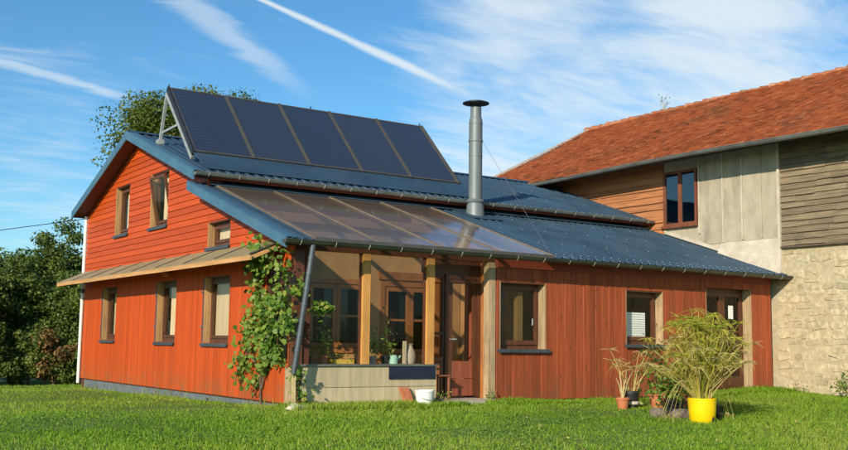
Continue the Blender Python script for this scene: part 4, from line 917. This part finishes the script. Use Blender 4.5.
tag(rock('lawn_rock', (5.32, -2.95, gzf(5.32, -2.95)+.05), (.22, .14, .09), 'rock', None, 6), 'flat dark rock on the lawn just left of the yellow pot', 'rock')
tag(rock('black_bag', (5.85, -3.15, gzf(5.85, -3.15)+.10), (.19, .16, .17), 'black_plastic', None, 9), 'black plastic sack half hidden behind the yellow pot', 'sack')

# weeds along the barn foot, at the doorstep and on the ridge
def weed(name, c, n, rad, h, size, label, mat='leaf_vine'):
    o = thing(name, label, 'weed', c); f_ = tuft('foliage', c, n, rad, h, size, mat, o, aspect=.45); f_['kind'] = 'stuff'
    for k in range(5): ob('stem', tube([c, (c[0]+random.uniform(-.6, .6)*rad, c[1]+random.uniform(-.6, .6)*rad, c[2]+h*.7)], [.006, .003], 4), 'dry_stem', o)
weed('weed_clump', (11.2, -1.95, .06), 160, .30, .34, .09, 'leafy green weed clump at the foot of the stone wall')
weed('weed_clump', (11.3, -.75, .06), 40, .25, .16, .06, 'sparse low weed where the red wall meets the stone wall')
weed('weed_clump', (3.72, -.12, -.05), 40, .10, .26, .06, 'small green weed at the foot of the pale entrance post')
weed('ridge_weed', (XR-.05, 7.5, ZRB+.05), 46, .18, .42, .07, 'wispy weed growing on the barn ridge', 'leaf_tree')
weed('weed_clump', (2.7, -.15, -.07), 60, .16, .22, .06, 'green weeds growing right of the white bucket')

# ---------------------------------------------------------------- trees and shrubs
def crown(name, c, rad, nblob, nleaf, lsize, mat, parent, seed, gap=.0, low=-.8):
    rr = np.random.default_rng(seed); P_, N_, T_ = [], [], []
    for i in range(nblob):
        d_ = rr.normal(size=3); d_ /= np.linalg.norm(d_); d_[2] = max(d_[2], low)
        cc = np.array(c)+d_*np.array(rad)*rr.uniform(.35, .92); br = np.mean(rad)*rr.uniform(.20, .38); n_ = int(nleaf/nblob*rr.uniform(.6, 1.4))
        q = rr.normal(size=(n_, 3)); q /= np.linalg.norm(q, axis=1)[:, None]; q *= (rr.random(n_)**.45)[:, None]
        P_.append(cc+q*br*[1, 1, .8]); N_.append(q+rr.normal(size=(n_, 3))*.6+[0, 0, .35]); T_.append(np.clip(rr.normal(rr.uniform(.25, .65), .2, n_), 0, 1))
    P_ = np.vstack(P_); o = leafmesh(name, P_, np.vstack(N_), rr.uniform(.6, 1.3, len(P_))*lsize, mat, parent, 'rhomb', np.concatenate(T_), .62); o['kind'] = 'stuff'; return o
def tree(name, label, cat, base, cz_, rad, nblob, nleaf, lsize, mat, seed, group=None, tr=.12, low=-.8):
    t_ = thing(name, label, cat, base, group); rr = random.Random(seed); b_ = Vector(base); top = Vector((base[0], base[1], cz_+rad[2]*.3))
    pts = [b_+Vector((0, 0, -.2))]+[b_.lerp(top, k/4)+Vector((rr.uniform(-.1, .1), rr.uniform(-.1, .1), 0)) for k in range(1, 5)]
    ob('trunk', tube(pts, [tr, tr*.85, tr*.7, tr*.5, tr*.25], 8), 'bark', t_, True)
    for k in range(7):
        s = b_.lerp(top, rr.uniform(.35, .9)); q = rr.uniform(0, 6.28); e = Vector((base[0]+math.cos(q)*rad[0]*.75, base[1]+math.sin(q)*rad[1]*.75, cz_+rr.uniform(-.2, .7)*rad[2]))
        ob('limb', tube([s, s.lerp(e, .5)+Vector((0, 0, .15)), e], [tr*.4, tr*.25, tr*.1], 6), 'bark', t_, True)
    crown('crown', (base[0], base[1], cz_), rad, nblob, nleaf, lsize, mat, t_, seed, low=low); return t_
G = 'shrubs of the garden hedge'
gzz = lambda x, y: (x, y, gzf(x, y))
tree('hedge_shrub', 'dense dark green shrub at the far left edge of the lawn', 'shrub', gzz(-2.1, 14.6), 1.25, (1.25, 1.0, 1.75), 90, 34000, .095, 'leaf_dark', 11, G, .07, -1)
tree('hedge_shrub', 'tall dark green shrub left of the brown bush', 'shrub', gzz(-.75, 15.3), 1.5, (1.15, 1.0, 1.95), 90, 34000, .095, 'leaf_dark', 12, G, .08, -1)
tree('hedge_shrub', 'dark green shrub right beside the corner of the orange house', 'shrub', gzz(.75, 14.8), 1.35, (1.15, 1.0, 1.8), 90, 34000, .095, 'leaf_dark', 13, G, .07, -1)
tree('hedge_shrub', 'feathery conifer like shrub showing above the hedge next to the white downpipe', 'shrub', gzz(.9, 17.2), 2.5, (1.1, 1.0, 2.2), 60, 20000, .095, 'leaf_dark', 14, G, .08, -1)
tree('hedge_shrub', 'brown dying bush with dry twigs in front of the dark hedge', 'shrub', gzz(-.05, 13.75), .45, (.6, .45, 1.0), 30, 2600, .085, 'leaf_brown', 15, G, .03, -1)
tree('hedge_shrub', 'rounded shrub top showing at the left edge behind the hedge', 'shrub', gzz(-1.9, 17.0), 1.9, (1.5, 1.1, 2.2), 70, 22000, .10, 'leaf_dark', 16, G, .08, -1)
tree('hedge_shrub', 'low leafy shrub at the hedge foot on the far left', 'shrub', gzz(-1.9, 13.6), .35, (1.0, .6, .75), 40, 9000, .085, 'leaf_dark', 31, G, .04, -1)
tree('hedge_shrub', 'low leafy shrub at the hedge foot left of the white downpipe', 'shrub', gzz(.55, 13.9), .4, (.9, .6, .8), 40, 9000, .085, 'leaf_dark', 32, G, .04, -1)
tree('hedge_shrub', 'low leafy shrub in the middle of the hedge under the brown bush', 'shrub', gzz(-.55, 14.1), .35, (.9, .6, .8), 40, 9000, .085, 'leaf_dark', 33, G, .04, -1)
tree('garden_tree', 'airy tree with yellowing leaves rising behind the roof ridge', 'tree', gzz(5.0, 17.2), 7.2, (3.2, 2.3, 2.05), 140, 48000, .10, 'leaf_tree', 21, None, .2)
# overhead cable
o = ob('overhead_cable', tube([(-14, 20.0, 2.3+1.2), (-6, 20, 3.35), (-.25, 20, 4.3), (2, 20, 4.78), (9, 20, 6.4)], .012, 5), 'cable'); tag(o, 'thin black overhead cable crossing the sky above the hedge', 'cable')

# ---------------------------------------------------------------- grass
def visible(p, mx=260):
    d_ = p-np.array(CAM); zf = d_@np.array(fw); u_ = 424+FPX*(d_@np.array(rt))/zf; v_ = 225-FPX*(d_@np.array(up))/zf
    return (zf > 1) & (u_ > -mx) & (u_ < 848+mx) & (v_ < 450+60)
def grass(n, x0, x1, y0, y1, hmin, hmax, w0, dt=0.):
    x_ = rng.uniform(x0, x1, n); y_ = rng.uniform(y0, y1, n)
    keep = ~((x_ > -.02) & (x_ < XB+9) & (y_ > -.03) & (y_ < W+.05)) & ~((x_ > XB-.03)) & ~((x_ > 2.6) & (x_ < 3.8) & (y_ > -.25)) & ~((x_ > -.5) & (x_ < .1) & (y_ > .2) & (hmax > .07) & (n > 1000))
    patch = np.sin(x_*1.9+1.3*np.sin(y_*1.1))*np.sin(y_*2.3+x_*.6)*.5+.5*np.sin(x_*.7-y_*.9)
    fine = np.sin(x_*9+3*np.sin(y_*5))*np.sin(y_*8+2*np.sin(x_*6))
    keep &= rng.random(n) < .78+.22*patch
    p = np.stack([x_, y_, gz(x_, y_)], 1); keep &= visible(p)
    p = p[keep]; patch = patch[keep]; fine = fine[keep]; n_ = len(p)
    h = rng.uniform(hmin, hmax, n_)*(.85+.35*patch+.3*np.clip(fine, 0, 1)); q = rng.uniform(0, 2*np.pi, n_); w_ = w0*rng.uniform(.7, 1.3, n_)
    s = np.stack([np.cos(q), np.sin(q), 0*q], 1)*w_[:, None]/2; q2 = rng.uniform(0, 2*np.pi, n_); ln = (rng.uniform(.1, .7, n_)*h)
    tip = np.stack([np.cos(q2)*ln, np.sin(q2)*ln, h], 1); mid = tip*[.35, .35, .6]
    p[:, 2] -= .008
    V = np.stack([p-s, p+s, p+mid+s*.7, p+tip, p+mid-s*.7], 1).reshape(-1, 3)
    broad = np.sin(p[:, 0]*.55+1.7*np.sin(p[:, 1]*.5+1))*np.sin(p[:, 1]*.8-.35*p[:, 0]+2)
    t_ = np.clip(dt+rng.normal(.45, .19, n_)+.13*patch+.10*fine+.26*broad+(rng.random(n_) < .04)*.5, 0, 1); return V, t_
Vs, Ts = [], []
for a in ((350000, -10, 12, -9.5, 0, .022, .055, .010), (110000, -12, .5, -6, 16, .022, .055, .012), (26000, 3.5, 11.6, -.6, .0, .04, .10, .012), (7000, -.45, 0, .3, 11.3, .02, .06, .012, .3), (300, -.3, 0, .3, 11.3, .08, .2, .01, .35), (9000, -.3, 3, -.6, 0, .05, .13, .011), (9000, -7, 14, -9, 0, .06, .12, .009, .1)):
    V, t_ = grass(*a); Vs.append(V); Ts.append(t_)
V = np.vstack(Vs); T_ = np.concatenate(Ts); n_ = len(T_)
me = bpy.data.meshes.new('grass'); me.vertices.add(n_*5); me.vertices.foreach_set('co', V.reshape(-1)); me.loops.add(n_*5); me.loops.foreach_set('vertex_index', np.arange(n_*5, dtype=np.int32))
me.polygons.add(n_); me.polygons.foreach_set('loop_start', np.arange(0, n_*5, 5, dtype=np.int32)); me.polygons.foreach_set('loop_total', np.full(n_, 5, np.int32))
at = me.attributes.new('tint', 'FLOAT', 'POINT'); at.data.foreach_set('value', np.repeat(T_, 5).astype(np.float32)); me.materials.append(MATS['grass_blade']); me.update()
o = link('grass', me); o['kind'] = 'stuff'; o['label'] = 'sunlit green lawn grass in front of the house'; o['category'] = 'grass'

# clover and broad leaved weeds in the lawn, fallen leaves
def scatter(n, cl, spread, size, mat, name, label, cat, tint=None, flat=1.6, dz=.03):
    cx_ = rng.uniform(-6, 12, cl); cy_ = rng.uniform(-8.5, -.4, cl); k = rng.integers(0, cl, n)
    x_ = cx_[k]+rng.normal(size=n)*spread*(.5+rng.random(cl)[k]); y_ = np.minimum(cy_[k]+rng.normal(size=n)*spread, -.15)
    p = np.stack([x_, y_, gz(x_, y_)+rng.uniform(.2, 1.2, n)*dz], 1); m_ = visible(p) & (x_ < XB-.1); p = p[m_]
    o = leafmesh(name, p, rng.normal(size=(len(p), 3))*.5+[0, 0, flat], rng.uniform(.6, 1.3, len(p))*size, mat, None, 'rhomb', tint if tint is None else np.full(len(p), tint)+rng.normal(size=len(p))*.15, .8)
    o['kind'] = 'stuff'; o['label'] = label; o['category'] = cat
scatter(22000, 170, .22, .028, 'leaf_clover', 'clover', 'patches of low clover and broad leaved weeds in the lawn', 'clover', None, 1.4, .045)
scatter(260, 200, .4, .05, 'leaf_dry', 'fallen_leaves', 'dry fallen leaves scattered over the lawn', 'leaves', None, 1.2, .05)
